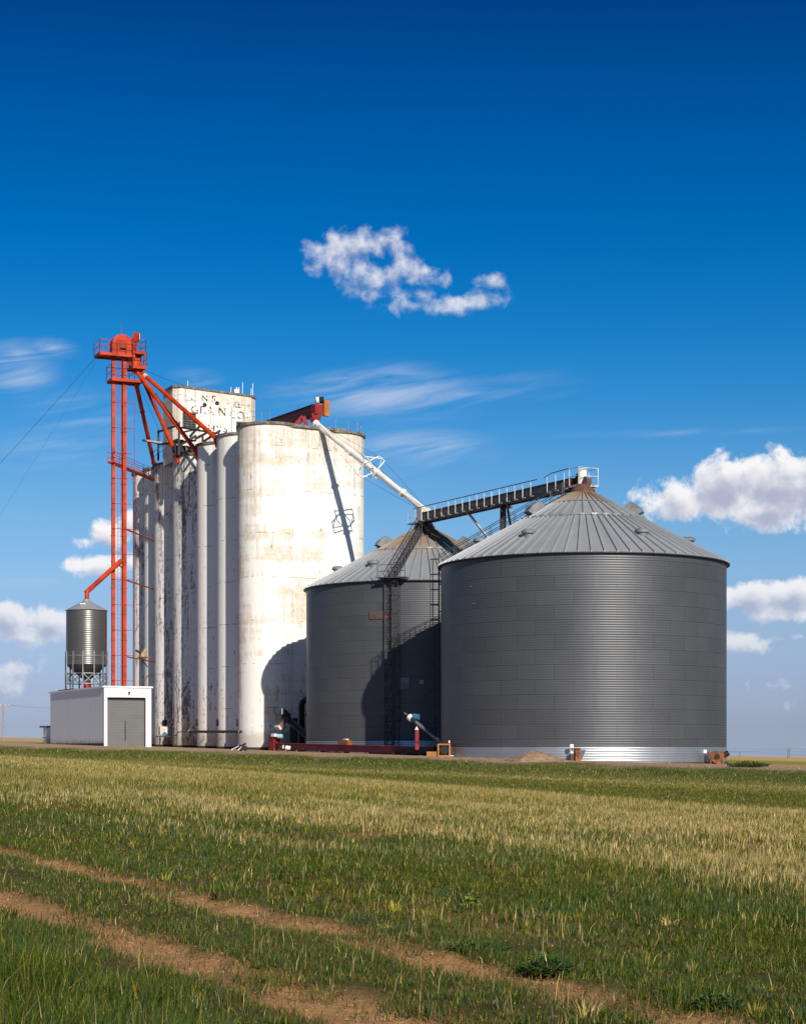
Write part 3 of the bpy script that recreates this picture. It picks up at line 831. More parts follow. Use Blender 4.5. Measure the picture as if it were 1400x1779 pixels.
def make_blower():
    c = at(287, 1272, 206.5)
    t = thing('blower_unit', 'white boxed blower with blue motor on a shelf at the silos foot', 'blower', (c.x, c.y, c.z - 1.7))
    MB().box(c + Vector((-.25, 0, .15)), (.85, .6, .9), ROT).build('cabinet', M['railwhite'], t)
    MB().tube(c + Vector((.0, -.65, -.25)), c + Vector((.0, -.2, -.25)), .24, 14).build('motor', M['blue'], t)
    f = MB(); f.box(c + Vector((.2, 0, -.5)), (2.3, .9, .1), ROT)
    for sx in (-.6, .9): f.box(c + Vector((sx, .1, -.95)), (.1, .1, 1.0), ROT)
    f.box(c + Vector((.75, 0, .2)), (.08, .7, 1.3), ROT); f.box(c + Vector((.5, -.25, .75)), (.7, .08, .08), ROT)
    f.build('frame', M['darksteel'], t)
make_blower()

# dark girder frame that carries the spouts over the silo roofs
def make_girders():
    Y = 204.0
    b = at(290, 790, Y)
    t = thing('spout_support_frame', 'black steel girder frame standing on the silo roofs below the orange spouts', 'steel frame', (b.x, b.y, 34.1))
    posts = [(275, 747, 800, 208), (311, 733, 790, 202.5), (352, 757, 778, 198.0), (380, 748, 760, 194.5), (300, 737, 795, 206.5)]
    for px, y0, y1, yy in posts:
        MB().beam(at(px, y1, yy), at(px, y0, yy), .22, .22).build('post', M['darksteel'], t)
    g = MB()
    for (a, bb) in (((275, 750, 208), (311, 738, 202.5)), ((275, 770, 208), (248, 765, 210)), ((275, 772, 208), (340, 765, 203)), ((311, 742, 202.5), (372, 752, 197)), ((311, 752, 202.5), (345, 745, 205)),
                    ((330, 758, 199), (347, 740, 203)), ((347, 740, 203), (358, 745, 199)), ((340, 762, 199), (366, 748, 202)), ((355, 766, 197.5), (382, 748, 200)), ((311, 763, 202.5), (300, 767, 205)), ((300, 767, 206), (318, 765, 203))):
        g.beam(at(*a), at(*bb), .2, .2)
    g.build('girder', M['darksteel'], t)
    MB().beam(at(248, 764, 209), at(297, 771.5, 207), .12, .18).build('light_bar', M['railwhite'], t)
    r = MB(); pts = [at(265, 795, 211), at(283, 782, 209), at(300, 778, 207)]
    for h in (0, -9): r.path([p + ZZ * (-h * .065) for p in pts], .03, 5)
    for p in pts: r.tube(p - ZZ * .9, p + ZZ * .6, .03, 5)
    r.build('guard_rail', M['darksteel'], t); r = MB()
    pts = [at(305, 785, 203), at(318, 777, 202.5), at(335, 776, 200)]
    r.path(pts, .03, 5)
    for p in pts: r.tube(p - ZZ * 1.0, p, .03, 5)
    r.build('guard_rail', M['darksteel'], t)
    c = at(328, 779, 204.5)
    MB().tube(c + Vector((-1.2, 0, 0)), c + Vector((.8, 1, .1)), .35, 12).build('duct', M['conc_rim'], t)
    MB().box(c + Vector((-1.0, -.8, -.2)), (1.3, .8, .7), ROT).build('drive_box', M['black'], t)
make_girders()

# ------------------------------------------------------------------ bucket elevator tower
def make_leg():
    L0 = at(196.7, 1290, 201.0); L0.z = gz(L0.x, L0.y)
    root = thing('bucket_elevator', 'tall bright orange bucket elevator tower with round head and sloping spouts', 'bucket elevator', L0)
    base = Vector((L0.x, L0.y, 0))
    ztop = at(0, 612, 201).z
    def q(s, d, z): return base + P_ * s + Q_ * d + ZZ * z
    for s_, d_, w_, t_ in ((0, 0, .36, .32), (1.25, .1, .40, .62)):
        lg = MB(); lg.box(q(s_, d_, (L0.z + ztop) / 2 - .2), (w_, t_, ztop - L0.z + .4), ROT); zz = L0.z + 3
        while zz < ztop:
            lg.box(q(s_, d_, zz), (w_ + .1, t_ + .1, .07), ROT); zz += 2.85
        lg.build('leg_casing', M['orange'], root)
    # head housing: round-topped casing
    zf = at(0, 611, 201).z
    pr = []
    s0, s1 = -.25, 2.1; cs = (s0 + s1) / 2; rr = (s1 - s0) / 2
    pr.append((s0, zf - .3)); pr.append((s0, zf + .85))
    for i in range(1, 16):
        a = math.pi - math.pi * i / 16; pr.append((cs + rr * math.cos(a), zf + .85 + rr * .9 * math.sin(a)))
    pr += [(s1, zf + .85), (s1, zf - .3)]
    hb = MB(); hb.prism([q(s, -.55, z) for s, z in pr], Q_ * 1.1); hd = hb.build('head_housing', M['orange'], root)
    sm_ = MB(); sm_.box(q(cs, -.58, zf + .85), (2.3, .06, .09), ROT); sm_.box(q(cs, -.58, zf + .1), (2.3, .06, .12), ROT); sm_.box(q(1.0, -.57, zf + 1.2), (.07, .05, 1.1), ROT)
    sm_.build('seam', M['orange_dk'], hd)
    MB().box(q(.95, -.66, zf + .45), (.7, .25, .35), ROT).build('drive_cover', M['rust'], hd)
    # vent stack standing over the discharge
    v = MB(); v.beam(q(2.35, .1, zf - .2), q(2.55, .1, zf + 1.5), .42, .42); v.beam(q(2.5, .1, zf + 1.4), q(2.72, -.1, zf + 2.3), .55, .62); v.build('vent_stack', M['orange_dk'], root)
    MB().box(q(2.86, -.15, zf + 1.9), (.06, .5, .6), ROT).build('vent_flap', M['railwhite'], root)
    def deck(s0, s1, d0, d1, z, name='platform'):
        m = MB(); m.box(q((s0 + s1) / 2, (d0 + d1) / 2, z), (s1 - s0, d1 - d0, .10), ROT)
        for d in (d0 + .05, d1 - .05): m.box(q((s0 + s1) / 2, d, z - .14), (s1 - s0, .1, .22), ROT)
        n = max(2, int((s1 - s0) / .8))
        for i in range(n + 1): m.box(q(s0 + .05 + (s1 - s0 - .1) * i / n, (d0 + d1) / 2, z - .12), (.08, d1 - d0 - .2, .16), ROT)
        return m.build(name, M['orange'], root)
    def rails(s0, s1, d0, d1, z, open_front=False, h=1.15):
        m = MB(); c = [(s0, d0), (s1, d0), (s1, d1), (s0, d1)]
        for i in range(4):
            a, b = c[i], c[(i + 1) % 4]
            if open_front and i == 0: continue
            n = max(1, round(math.hypot(a[0] - b[0], a[1] - b[1]) / 1.1))
            for k in range(n + 1):
                s = a[0] + (b[0] - a[0]) * k / n; d = a[1] + (b[1] - a[1]) * k / n
                m.tube(q(s, d, z), q(s, d, z + h), .032, 5)
            for hh in (.5 * h, h): m.tube(q(*a, z + hh), q(*b, z + hh), .032, 5)
        return m.build('railing', M['orange_dk'], root)
    deck(-1.75, 2.2, -.95, 1.5, zf - .35); rails(-1.75, 2.2, -.95, 1.5, zf - .3, h=1.4)
    deck(1.9, 3.4, -.95, 1.2, zf + .1); rails(1.9, 3.4, -.95, 1.2, zf + .15, h=1.25)
    z2 = at(0, 635, 201).z
    deck(1.9, 3.5, -.95, 1.2, z2); rails(1.9, 3.5, -.95, 1.2, z2 + .05, h=1.6)
    for s, d in ((1.95, -.9), (3.4, -.9), (3.4, 1.1)): MB().box(q(s, d, (z2 + zf) / 2), (.1, .1, zf - z2 + .6), ROT).build('corner_post', M['orange_dk'], root)
    z3 = at(0, 659, 201).z
    deck(-.35, 3.2, -.75, 1.4, z3); rails(-.35, 2.2, -.75, 1.4, z3 + .05, h=1.5)
    # discharge and distributor
    ds = MB(); ds.beam(q(1.9, 0, zf - .2), q(2.55, 0, zf - 1.2), .7, .6); ds.beam(q(2.5, 0, zf - 1.1), q(2.5, 0, z2 + .9), .55, .55); ds.build('discharge_chute', M['orange'], root)
    dt = MB().lathe([(.3, z2 + 1.0), (.75, z2 + .55), (.8, z2 + .15), (.5, z2 - .25), (.3, z2 - .6)], q(2.5, 0, 0), 18); dt.build('distributor', M['orange'], root)
    # spouts to the silo roofs
    st = q(2.5, 0, z2 - .1)
    for (a, b, yy) in (((246, 647), (374, 760), 192.5), ((232, 638), (340, 783), 197.5), ((241, 642), (306, 789), 204.6), ((236, 664), (268, 808), 213.0)):
        p0 = at(a[0], a[1], 202.2); p1 = at(b[0], b[1], yy)
        s = MB(); s.tube(p0, p1, .24, 14); d = (p1 - p0).normalized(); s.tube(p1 - d * .05, p1 + Vector((.25, 0, -1.0)), .24, 14)
        o = s.build('spout', M['orange'], root, smooth=False)
        for f in (.04, .34, .67, .97): MB().tube(p0.lerp(p1, f) - d * .05, p0.lerp(p1, f) + d * .05, .29, 14).build('collar', M['orange_dk'], o)
    hp = MB(); p0 = at(246, 647, 202.2); p1 = at(374, 760, 192.5); hp.tube(p0.lerp(p1, .045), p0.lerp(p1, .075), .27, 14); hp.build('spout_band', M['railwhite'], root)
    # spout to the small hopper bin
    p0 = at(212, 973, 200.6); p1 = at(148, 1031, 200.4)
    s = MB(); s.tube(p0, p1, .26, 14); e = at(151, 1033, 200.3); s.tube(at(151, 1026, 200.3), at(151, 1042, 200.0), .24, 14); s.build('spout', M['orange'], root)
    b = MB(); b.beam(at(206, 982, 200.8), at(213, 987, 201.6), .1, .1); b.beam(at(213, 980, 201), at(214, 992, 201.4), .12, .12); b.build('spout_bracket', M['orange_dk'], root)
    # ties between legs and to the silos
    row = 698.6
    while row < 1192:
        z = at(0, row, 201).z; MB().tube(q(-.25, -.25, z), q(2.35, -.25, z), .035, 6).build('tie_bar', M['orange_dk'], root); row += 44
    for row, k in ((917, 5), (1006, 5), (1140, 5)):
        z = at(0, row, 201).z; x, y, r, _, _ = CYL[k]
        e = Vector((x - .6, y - r + .1, z - .1))
        for d_, dz_ in ((-.2, 0), (.3, -.05)): MB().tube(q(1.25, d_, z), e + ZZ * dz_, .05, 6).build('silo_tie', M['orange_dk'], root)
    for s in (2.32,): MB().tube(q(s, -.2, L0.z), q(s, -.2, z3), .035, 6).build('drain_pipe', M['red'], root)
    ld = MB()
    for s in (.48, .80): ld.tube(q(s, -.15, L0.z), q(s, -.15, zf - .4), .025, 5)
    z = L0.z + .4
    while z < zf - .5: ld.tube(q(.48, -.15, z), q(.80, -.15, z), .014, 4); z += .45
    ld.build('ladder', M['orange_dk'], root)
    # catwalk over to the silo roofs
    zc = at(0, 806, 202).z; e = Vector((CYL[5][0], CYL[5][1] - 1.2, 0)); a = q(-.2, -.55, 0); b = Vector((e.x - .5, e.y - 1.0, 0))
    dirc = (b - a).normalized(); side = Vector((-dirc.y, dirc.x, 0))
    cw = MB(); ra = Matrix.Rotation(math.atan2(dirc.y, dirc.x), 3, 'Z'); ln = (b - a).length
    cw.box(a.lerp(b, .5) + ZZ * zc + side * .3, (ln, .75, .16), ra); cw.build('catwalk', M['orange'], root)
    rl = MB(); n = 8
    for i in range(n + 1):
        for sd in (-.05, .65):
            p = a.lerp(b, i / n) + side * sd + ZZ * zc; rl.tube(p, p + ZZ * 1.1, .03, 5)
    for hh in (.55, 1.1):
        for sd in (-.05, .65): rl.tube(a + side * sd + ZZ * (zc + hh), b + side * sd + ZZ * (zc + hh), .03, 5)
    rl.build('railing', M['orange_dk'], root)
    MB().tube(q(cs, 0, zf + 1.9), q(cs, 0, zf + 3.2), .018, 4).build('lightning_rod', M['orange_dk'], root)
    return root
TOWER = make_leg()

def make_bracket():
    c = at(246, 1140, 208.0)
    t = thing('drive_platform', 'small rusty tan drive unit on a bracket between tower and silos', 'drive unit', c)
    m = MB(); m.box(c + Vector((.3, 0, -.15)), (1.3, 1.0, .1), ROT); m.beam(c + Vector((-.2, 0, -.2)), c + Vector((.5, 1.6, -1.2)), .08, .08); m.build('bracket', M['rust'], t)
    MB().box(c + Vector((.15, 0, .2)), (.5, .5, .55), Matrix.Rotation(R_(20), 3, 'Y') @ ROT).build('gearbox', M['tan'], t)
    MB().tube(c + Vector((-.1, -.1, .35)), c + Vector((-.65, -.3, .65)), .12, 8).build('shaft', M['darksteel'], t)
    MB().beam(c + Vector((.2, 0, .45)), c + Vector((.5, .2, 1.0)), .25, .2).build('belt_guard', M['tan'], t)
make_bracket()

# guy wires
def wire(a, b, label, sag=.0, r=.018, n=10):
    pts = []
    for i in range(n + 1):
        f = i / n; p = a.lerp(b, f); p.z -= sag * 4 * f * (1 - f); pts.append(p)
    o = MB().path(pts, r, 4).build('guy_wire', M['cable'], loc=a)
    return tag(o, label, 'cable', 'guy wires on the orange tower')
def anchor(px, Y):
    x = (px - CX) * Y / F; return Vector((x, Y, gz(x, Y)))
wire(at(170, 617, 200.5), anchor(-440, 201), 'thin guy wire sloping left from the upper platform of the orange tower', .3)
wire(at(171, 622, 202.5), anchor(-250, 229), 'thinner steeper guy wire below the other, left of the orange tower', .3, .010)
wire(at(247, 640, 202), at(330, 672, 204.2), 'guy wire from the orange tower to the lettered headhouse roof', .15)
wire(at(240, 665, 202), at(277, 748, 208), 'short steep guy wire between the orange spouts down to the black frame', .05)

# ------------------------------------------------------------------ round steel bins
def make_bin(cx, cy, R0, bz, H, label, roofmat, ladder_az, stair_az, ladder_extra=0):
    K = R0 / 11.0; g0 = gz(cx, cy)
    root = thing('grain_bin', label, 'grain bin', (cx, cy, g0), 'round corrugated steel grain bins')
    ez = bz + H
    pitch = 1.1 / 6; amp = .0065; ppc = 6
    def corr(z0, z1, dr=0.0):
        n = max(2, int(round((z1 - z0) / pitch * ppc)))
        return [(R0 + dr + amp * math.sin(2 * math.pi * (z0 + (z1 - z0) * i / n) / pitch), z0 + (z1 - z0) * i / n) for i in range(n + 1)]
    NS = 160
    w = MB().lathe(corr(bz + 1.1, ez), (cx, cy, 0), NS, uvr=R0); w.build('corrugated_wall', M['steel'], root, smooth=True)
    w = MB().lathe(corr(bz - .55, bz + 1.1, .012), (cx, cy, 0), NS, uvr=R0); w.build('base_ring', M['steel_new'], root, smooth=True)
    MB().lathe([(R0 + .12, bz - .9), (R0 + .12, bz - .05), (R0 + .04, bz - .03)], (cx, cy, 0), 96).build('foundation', M['plinth'], root)
    # roof: two tiers of radial panels with standing ribs
    tn = 6.0 / 11.0
    def rz(r): return ez + (R0 + .15 - r) * tn
    rf = MB(); rf.lathe([((R0 + 0.22), rz((R0 + 0.22))), (5.0, rz(5.0))], (cx, cy, 0), 74); rf.lathe([(5.12, rz(5.12) + .05), (.85, rz(.85) + .05)], (cx, cy, 0), 74)
    def rib(a, r0, r1, w_, h_, dz):
        d = Vector((math.sin(a), -math.cos(a), 0)); s = Vector((math.cos(a), math.sin(a), 0)) * w_ / 2; c = Vector((cx, cy, 0))
        vs = []
        for r in (r0, r1):
            for sg, up in ((-1, -.02), (1, -.02), (1, h_), (-1, h_)): vs.append(c + d * r + s * sg + ZZ * (rz(r) + dz + up))
        rf.add(vs, [(0, 1, 2, 3), (7, 6, 5, 4), (0, 4, 5, 1), (1, 5, 6, 2), (2, 6, 7, 3), (3, 7, 4, 0)])
    for i in range(74): rib(2 * math.pi * (i + .5) / 74, (R0 + 0.26), 5.1, .07, .14, 0)
    for i in range(37): rib(2 * math.pi * (i + .5) / 37, 5.16, .9, .07, .13, .05)
    roof = rf.build('roof', M[roofmat], root)
    e = MB(); e.lathe([((R0 + 0.02), ez - .10), ((R0 + 0.27), ez - .12), ((R0 + 0.27), rz((R0 + 0.27)) + .02), ((R0 + 0.15), rz((R0 + 0.15)) - .02)], (cx, cy, 0), 148)
    e.build('eave_flashing', M['darksteel'], root)
    # stiffener brackets at the tier joint
    sb = MB()
    for i in range(37):
        a = 2 * math.pi * (i + .5) / 37; d = Vector((math.sin(a), -math.cos(a), 0)); c = Vector((cx, cy, rz(5.05) + .1)) + d * 5.05
        sb.box(c, (.5, .14, .12), Matrix.Rotation(a, 3, 'Z'))
    sb.build('joint_clip', M['galv'], root)
    cr = MB(); 
    for r_, k in ((2.6, .09),):
        pts = [Vector((cx + r_ * math.sin(2 * math.pi * i / 37), cy - r_ * math.cos(2 * math.pi * i / 37), rz(r_) + .13)) for i in range(38)]
        cr.path(pts, .035, 5)
    cr.build('tension_ring', M['galv'], root)
    MB().lathe([(1.0, rz(1.0) + .02), (1.0, rz(1.0) + .35), (.6, rz(.6) + .45), (.45, rz(.6) + .62), (.01, rz(.6) + .62)], (cx, cy, 0), 24).build('peak_cap', M['rustpost'], root)
    # vents
    def onroof(azd, r): 
        a = R_(azd); return Vector((cx + r * math.sin(a), cy - r * math.cos(a), rz(r))), Vector((math.sin(a), -math.cos(a), 0))
    for azd in (-82, -35, 27, 79, 130, 180, -130):
        p, d = onroof(azd, 8.1 * K)
        v = MB().lathe([(.40, -.3), (.40, .10), (.52, .10), (.56, .15), (.56, .32), (.40, .44), (.01, .47)], p, 20); v.build('round_vent', M['vent'], root, smooth=False)
    for azd in (-72, 74, 150, -150):
        p, d = onroof(azd, 3.9 * K); s = Vector((-d.y, d.x, 0))
        pf = [(-.55, -.25), (-.55, .55), (-.1, .95), (.55, .55), (.85, .1), (.5, -.1)]
        v = MB(); v.prism([p + d * a + ZZ * (b - a * 0) - s * .55 for a, b in pf], s * 1.1); v.build('box_vent', M['vent'], root)
    # caged ladder up the wall
    def ladder(azd, z0, z1, name='caged_ladder', mt='ladder'):
        a = R_(azd); d = Vector((math.sin(a), -math.cos(a), 0)); s = Vector((math.cos(a), math.sin(a), 0)); c = Vector((cx, cy, 0)) + d * (R0 + 0.22)
        m = MB()
        for sg in (-.24, .24): m.tube(c + s * sg + ZZ * z0, c + s * sg + ZZ * z1, .035, 5)
        z = z0 + .2
        while z < z1: m.tube(c - s * .24 + ZZ * z, c + s * .24 + ZZ * z, .018, 4); z += .32
        z = z0 + 2.4
        hoops = []
        while z < z1 + .01:
            pts = []
            for i in range(9):
                t = math.pi * i / 8; pts.append(c + s * (-.38 * math.cos(t)) + d * (.70 * math.sin(t)) + ZZ * z)
            m.path(pts, .028, 4); hoops.append(pts); z += 1.22
        for k in (0, 2, 4, 6, 8):
            for h0, h1 in zip(hoops[:-1], hoops[1:]): m.tube(h0[k], h1[k], .022, 4)
        z = z0 + .6
        while z < z1: m.beam(c + ZZ * z - s * .24, c + ZZ * z - s * .24 - d * .2, .05, .05); m.beam(c + ZZ * z + s * .24, c + ZZ * z + s * .24 - d * .2, .05, .05); z += 2.2
        m.build(name, M[mt], root)
    ladder(ladder_az, bz + .4, ez + 1.2)
    if ladder_extra:
        a = R_(ladder_az - 3.4); d = Vector((math.sin(a), -math.cos(a), 0)); s = Vector((math.cos(a), math.sin(a), 0)); c = Vector((cx, cy, 0)) + d * (R0 + 0.30)
        m = MB()
        for sg in (-.32, .32): m.beam(c + s * sg + ZZ * (bz + .5), c + s * sg + ZZ * (ez + .1), .09, .09)
        z = bz + .8; k = 1
        while z < ez - .8:
            m.tube(c - s * .32 * k + ZZ * z, c + s * .32 * k + ZZ * (z + 1.0), .03, 4); m.tube(c - s * .32 + ZZ * z, c + s * .32 + ZZ * z, .03, 4); z += 1.0; k = -k
        m.build('cable_mast', M['darksteel'], root)
        # landing at the eave
        l = MB(); p = Vector((cx, cy, ez + .12)) + d * (R0 + 0.60); rt = Matrix.Rotation(a, 3, 'Z'); l.box(p + s * .5, (2.6, 1.1, .08), rt)
        for sx in (-.75, .5, 1.75):
            l.tube(p + s * sx + d * .5, p + s * sx + d * .5 + ZZ * 1.1, .035, 5)
        for hh in (.55, 1.1): l.tube(p - s * .75 + d * .5 + ZZ * hh, p + s * 1.75 + d * .5 + ZZ * hh, .03, 5)
        l.build('landing', M['ladder'], root)
    # stair up the roof
    a = R_(stair_az); d = Vector((math.sin(a), -math.cos(a), 0)); s = Vector((math.cos(a), math.sin(a), 0)); c = Vector((cx, cy, 0))
    m = MB(); 
    q = lambda r, sd, up: c + d * r + s * sd + ZZ * (rz(r) + up)
    for sd in (-.36, .36):
        m.beam(q((R0 + 0.20), sd, .22), q(1.2, sd, .22), .07, .18)
        for up in (.75, 1.25): m.tube(q((R0 + 0.20), sd, up), q(1.2, sd, up), .032, 5)
    n = 30
    for i in range(n + 1):
        r = (R0 + 0.10) - (9.8 * i / n)
        m.box(q(r, 0, .34), (.72, .24, .05), Matrix.Rotation(a, 3, 'Z'))
        if i % 3 == 0:
            for sd in (-.36, .36): m.tube(q(r, sd, .2), q(r, sd, 1.25), .03, 5)
    m.build('roof_stair', M['ladder'], root)
    return root, ez, rz
BIN1, EZ1, RZ1 = make_bin(14.3, 146.6, 11.28, .50, 15.5, 'nearest and widest grey corrugated bin, bright steel ring around its foot', 'roof1', -97, -104)
BIN2, EZ2, RZ2 = make_bin(2.0, 171.7, 11.0, 1.05, 15.2, 'farther corrugated bin with rusty brown roof and a ladder on its front', 'roof2', -13.5, -15.5, 1)

# marks on the far bin: a rusty panel, hatch boxes
def bin_extras():
    c = Vector((2.0, 171.7, 0))
    def wallpt(azd, z): 
        a = R_(azd); d = Vector((math.sin(a), -math.cos(a), 0)); return c + d * 11.02 + ZZ * z, d, Matrix.Rotation(a, 3, 'Z')
    for azd, z, sz, nm, mt in ((-10, 7.2, (1.0, .12, 1.0), 'wall_hatch', 'vent'), (-2, 7.3, (.35, .15, .35), 'junction_box', 'galv'), (-21.5, 13.2, (1.9, .05, .7), 'patch_plate', 'brownplate')):
        p, d, r = wallpt(azd, z); MB().box(p + d * .03, sz, r).build(nm, M[mt], BIN2)
bin_extras()

# ------------------------------------------------------------------ conveyor bridge between the bin peaks
def make_conveyor():
    a = at(737, 899, 171.3); b = at(1008, 837.5, 147.8)
    root = thing('conveyor_bridge', 'long dark conveyor bridge with white railing between the peaks of the two steel bins', 'conveyor', (a.x, a.y, a.z))
    d = (b - a); L = d.length; d.normalize(); side = Vector((-d.y, d.x, 0)).normalized()
    if side.y > 0: side = -side                                       # towards the camera
    MB().beam(a, b - d * .8, .75, .72).build('trough', M['trough'], root)
    lid = MB(); lid.beam(a + ZZ * .39, b - d * .8 + ZZ * .39, .85, .05)
    n = 18
    for i in range(n + 1):
        p = a.lerp(b, .97 * i / n); lid.beam(p - ZZ * .4, p + ZZ * .4, .82, .07)
    lid.build('trough_rib', M['darksteel'], root)
    wk = MB(); wk.beam(a + side * .75 - ZZ * .52, b + side * .75 - ZZ * .52 - d * .4, .75, .09); wk.beam(a + side * 1.1 - ZZ * .60, b + side * 1.1 - ZZ * .60 - d * .4, .09, .22); wk.beam(a - ZZ * .52, b - ZZ * .52 - d * .8, .12, .25)
    wk.build('walkway', M['darksteel'], root)
    rl = MB(); n = 20
    tp = MB(); m2 = None
    for i in range(n + 1):
        f = .01 + .965 * i / n
        if i in (17,): continue
        rl = MB(); p = a.lerp(b, f) + side * 1.12 - ZZ * .5
        rl.beam(p, p + ZZ * 1.25, .06, .06)
        rl.box(p - ZZ * .06 + d * .25, (.5, .12, .08), Matrix.Rotation(math.atan2(d.y, d.x), 3, 'Z'))
        rl.build('rail_post', M['railwhite'], root)
    p0 = a + side * 1.12 + ZZ * .74; p1 = b + side * 1.12 + ZZ * .74
    tp.tube(p0, p0.lerp(p1, .82), .04, 6); tp.tube(p0.lerp(p1, .86), p0.lerp(p1, .90) + ZZ * .22, .03, 6); tp.tube(p0.lerp(p1, .90) + ZZ * .22, p1 + ZZ * .28, .04, 6)
    tp.build('handrail', M['trough'], root)
    # end platform with drive
    q = b + d * .5
    ra = Matrix.Rotation(math.atan2(d.y, d.x), 3, 'Z')
    ep = MB(); ep.box(q - ZZ * .42, (1.4, 1.9, .16), ra); ep.build('end_platform', M['railwhite'], root)
    er = MB()
    cs = [q + d * x * .68 + side * y * .92 for x, y in ((-1, 1), (1, 1), (1, -1), (-1, -1))]
    for c in cs: er.beam(c - ZZ * .35, c + ZZ * 1.0, .05, .05)
    for i in range(3):
        for hh in (.35, 1.0): er.beam(cs[i] + ZZ * hh, cs[i + 1] + ZZ * hh, .045, .045)
    er.build('end_railing', M['railwhite'], root)
    MB().tube(q + d * .1 + side * .2 - ZZ * .25, q + d * .1 + side * .2 + ZZ * .95, .36, 16).build('gear_reducer', M['white'], root)
    MB().tube(q - d * .55 + side * .1 + ZZ * .35, q - d * .05 + side * .1 + ZZ * .62, .34, 14).build('motor', M['black'], root)
    ec = MB(); ec.beam(b - d * 1.3, b - d * .7, .8, .78); ec.build('tail_plate', M['rust'], root)
    # spout drop onto the near bin
    pk = Vector((14.35, 146.6, RZ1(.6) + .9)); f = (pk - a).dot(d)
    MB().tube(pk + ZZ * -.1, a + d * f - ZZ * .3, .5, 14).build('drop_spout', M['rustpost'], root)
    # start tower: collar at the far bin's peak
    st = MB(); st.box(a - d * .2 + ZZ * .1, (.9, .9, 1.5), ra); st.build('inlet_box', M['railwhite'], root)
    pk2 = Vector((2.0, 171.7, RZ2(.6) + .8)); MB().tube(pk2 - ZZ * .2, pk2 + ZZ * (a.z - pk2.z - .3), .5, 14).build('drop_spout', M['rustpost'], root)
    pf = MB(); pf.box(a + side * .3 - d * .4 - ZZ * .58, (1.5, 1.8, .12), ra)
    c4 = [a - d * .4 + d * x + side * y for x, y in ((-.72, 1.15), (-.72, -.55), (.72, 1.15))]
    for c in c4: pf.beam(c - ZZ * .6, c + ZZ * .6, .04, .04)
    for hh in (.05, .6): pf.beam(c4[0] + ZZ * hh, c4[1] + ZZ * hh, .035, .035)
    pf.build('start_platform', M['galv'], root)
    # trestle: rusty post and two leaning struts
    m = at(867, 872, 158.4); m = a + d * ((m - a).dot(d))
    MB().tube(Vector((m.x, m.y, gz(m.x, m.y) - .3)), m - ZZ * .55, .27, 14).build('trestle_post', M['rustpost'], root)
    sa = a.lerp(b, .345) + side * .5 - ZZ * .6; sb = a.lerp(b, .585) + side * .3 - ZZ * .6
    for s, e in ((sa, at(850, 938, 157.9)), (sb, at(889, 925, 158.6))):
        MB().beam(s, Vector((e.x, e.y, e.z)), .16, .16).build('strut', M['railwhite'] if s is sa else M['rustpost'], root)
    hb = MB(); hb.beam(m - ZZ * .6 - side * .9, m - ZZ * .6 + side * 1.2, .2, .22); hb.build('cross_head', M['rustpost'], root)
make_conveyor()

# ------------------------------------------------------------------ red roof conveyor and the white spout
def make_roof_conveyor():
    a = at(470, 740, 196.5); b = at(550, 712.5, 187.2)
    root = thing('roof_conveyor', 'dark red inclined drag conveyor on the elevator roof with an orange drive head', 'conveyor', (b.x, b.y, 34.0))
    d = (b - a).normalized(); ra = Matrix.Rotation(math.atan2(d.y, d.x), 3, 'Z')
    c = MB(); c.beam(a, b, .8, 1.05); c.build('casing', M['darkred'], root)
    r = MB()
    for i in range(7): p = a.lerp(b, .15 + .8 * i / 6); r.beam(p - ZZ * .56, p + ZZ * .56, .9, .06)
    r.beam(a + ZZ * .56, b + ZZ * .56, .95, .06); r.build('casing_rib', M['darkred'], root)
    h = MB(); h.box(b + d * .0 + ZZ * .05, (1.0, .85, .95), ra); h.build('drive_head', M['red'], root)
    k = MB(); k.prism([b + Vector((-.5, -.4, -.4)), b + Vector((.5, -.4, -.4)), b + Vector((.25, -.3, -1.3)), b + Vector((-.25, -.3, -1.3))], (0, .8, 0)); k.build('hopper', M['red'], root)
    MB().box(b + Vector((.95, -.2, .15)), (.45, .6, 1.6), ra).build('gear_reducer', M['yellow'], root)
    MB().tube(b + Vector((-.1, -.2, .92)), b + Vector((.75, -.25, 1.0)), .33, 14).build('motor', M['black'], root)
    MB().tube(b + Vector((.0, -.25, .93)), b + Vector((.3, -.28, .96)), .35, 14).build('motor_band', M['white'], root)
    for px, py, px2, py2, yy in ((527, 724, 512, 741, 187.8), (527, 724, 534, 744, 187.6)): MB().beam(at(px, py, yy), at(px2, py2, yy), .55, .45).build('leg', M['red'], root)
    MB().beam(at(541, 727, 187.2), at(552, 741, 186.6), .4, .4).build('chute', M['red'], root)
make_roof_conveyor()

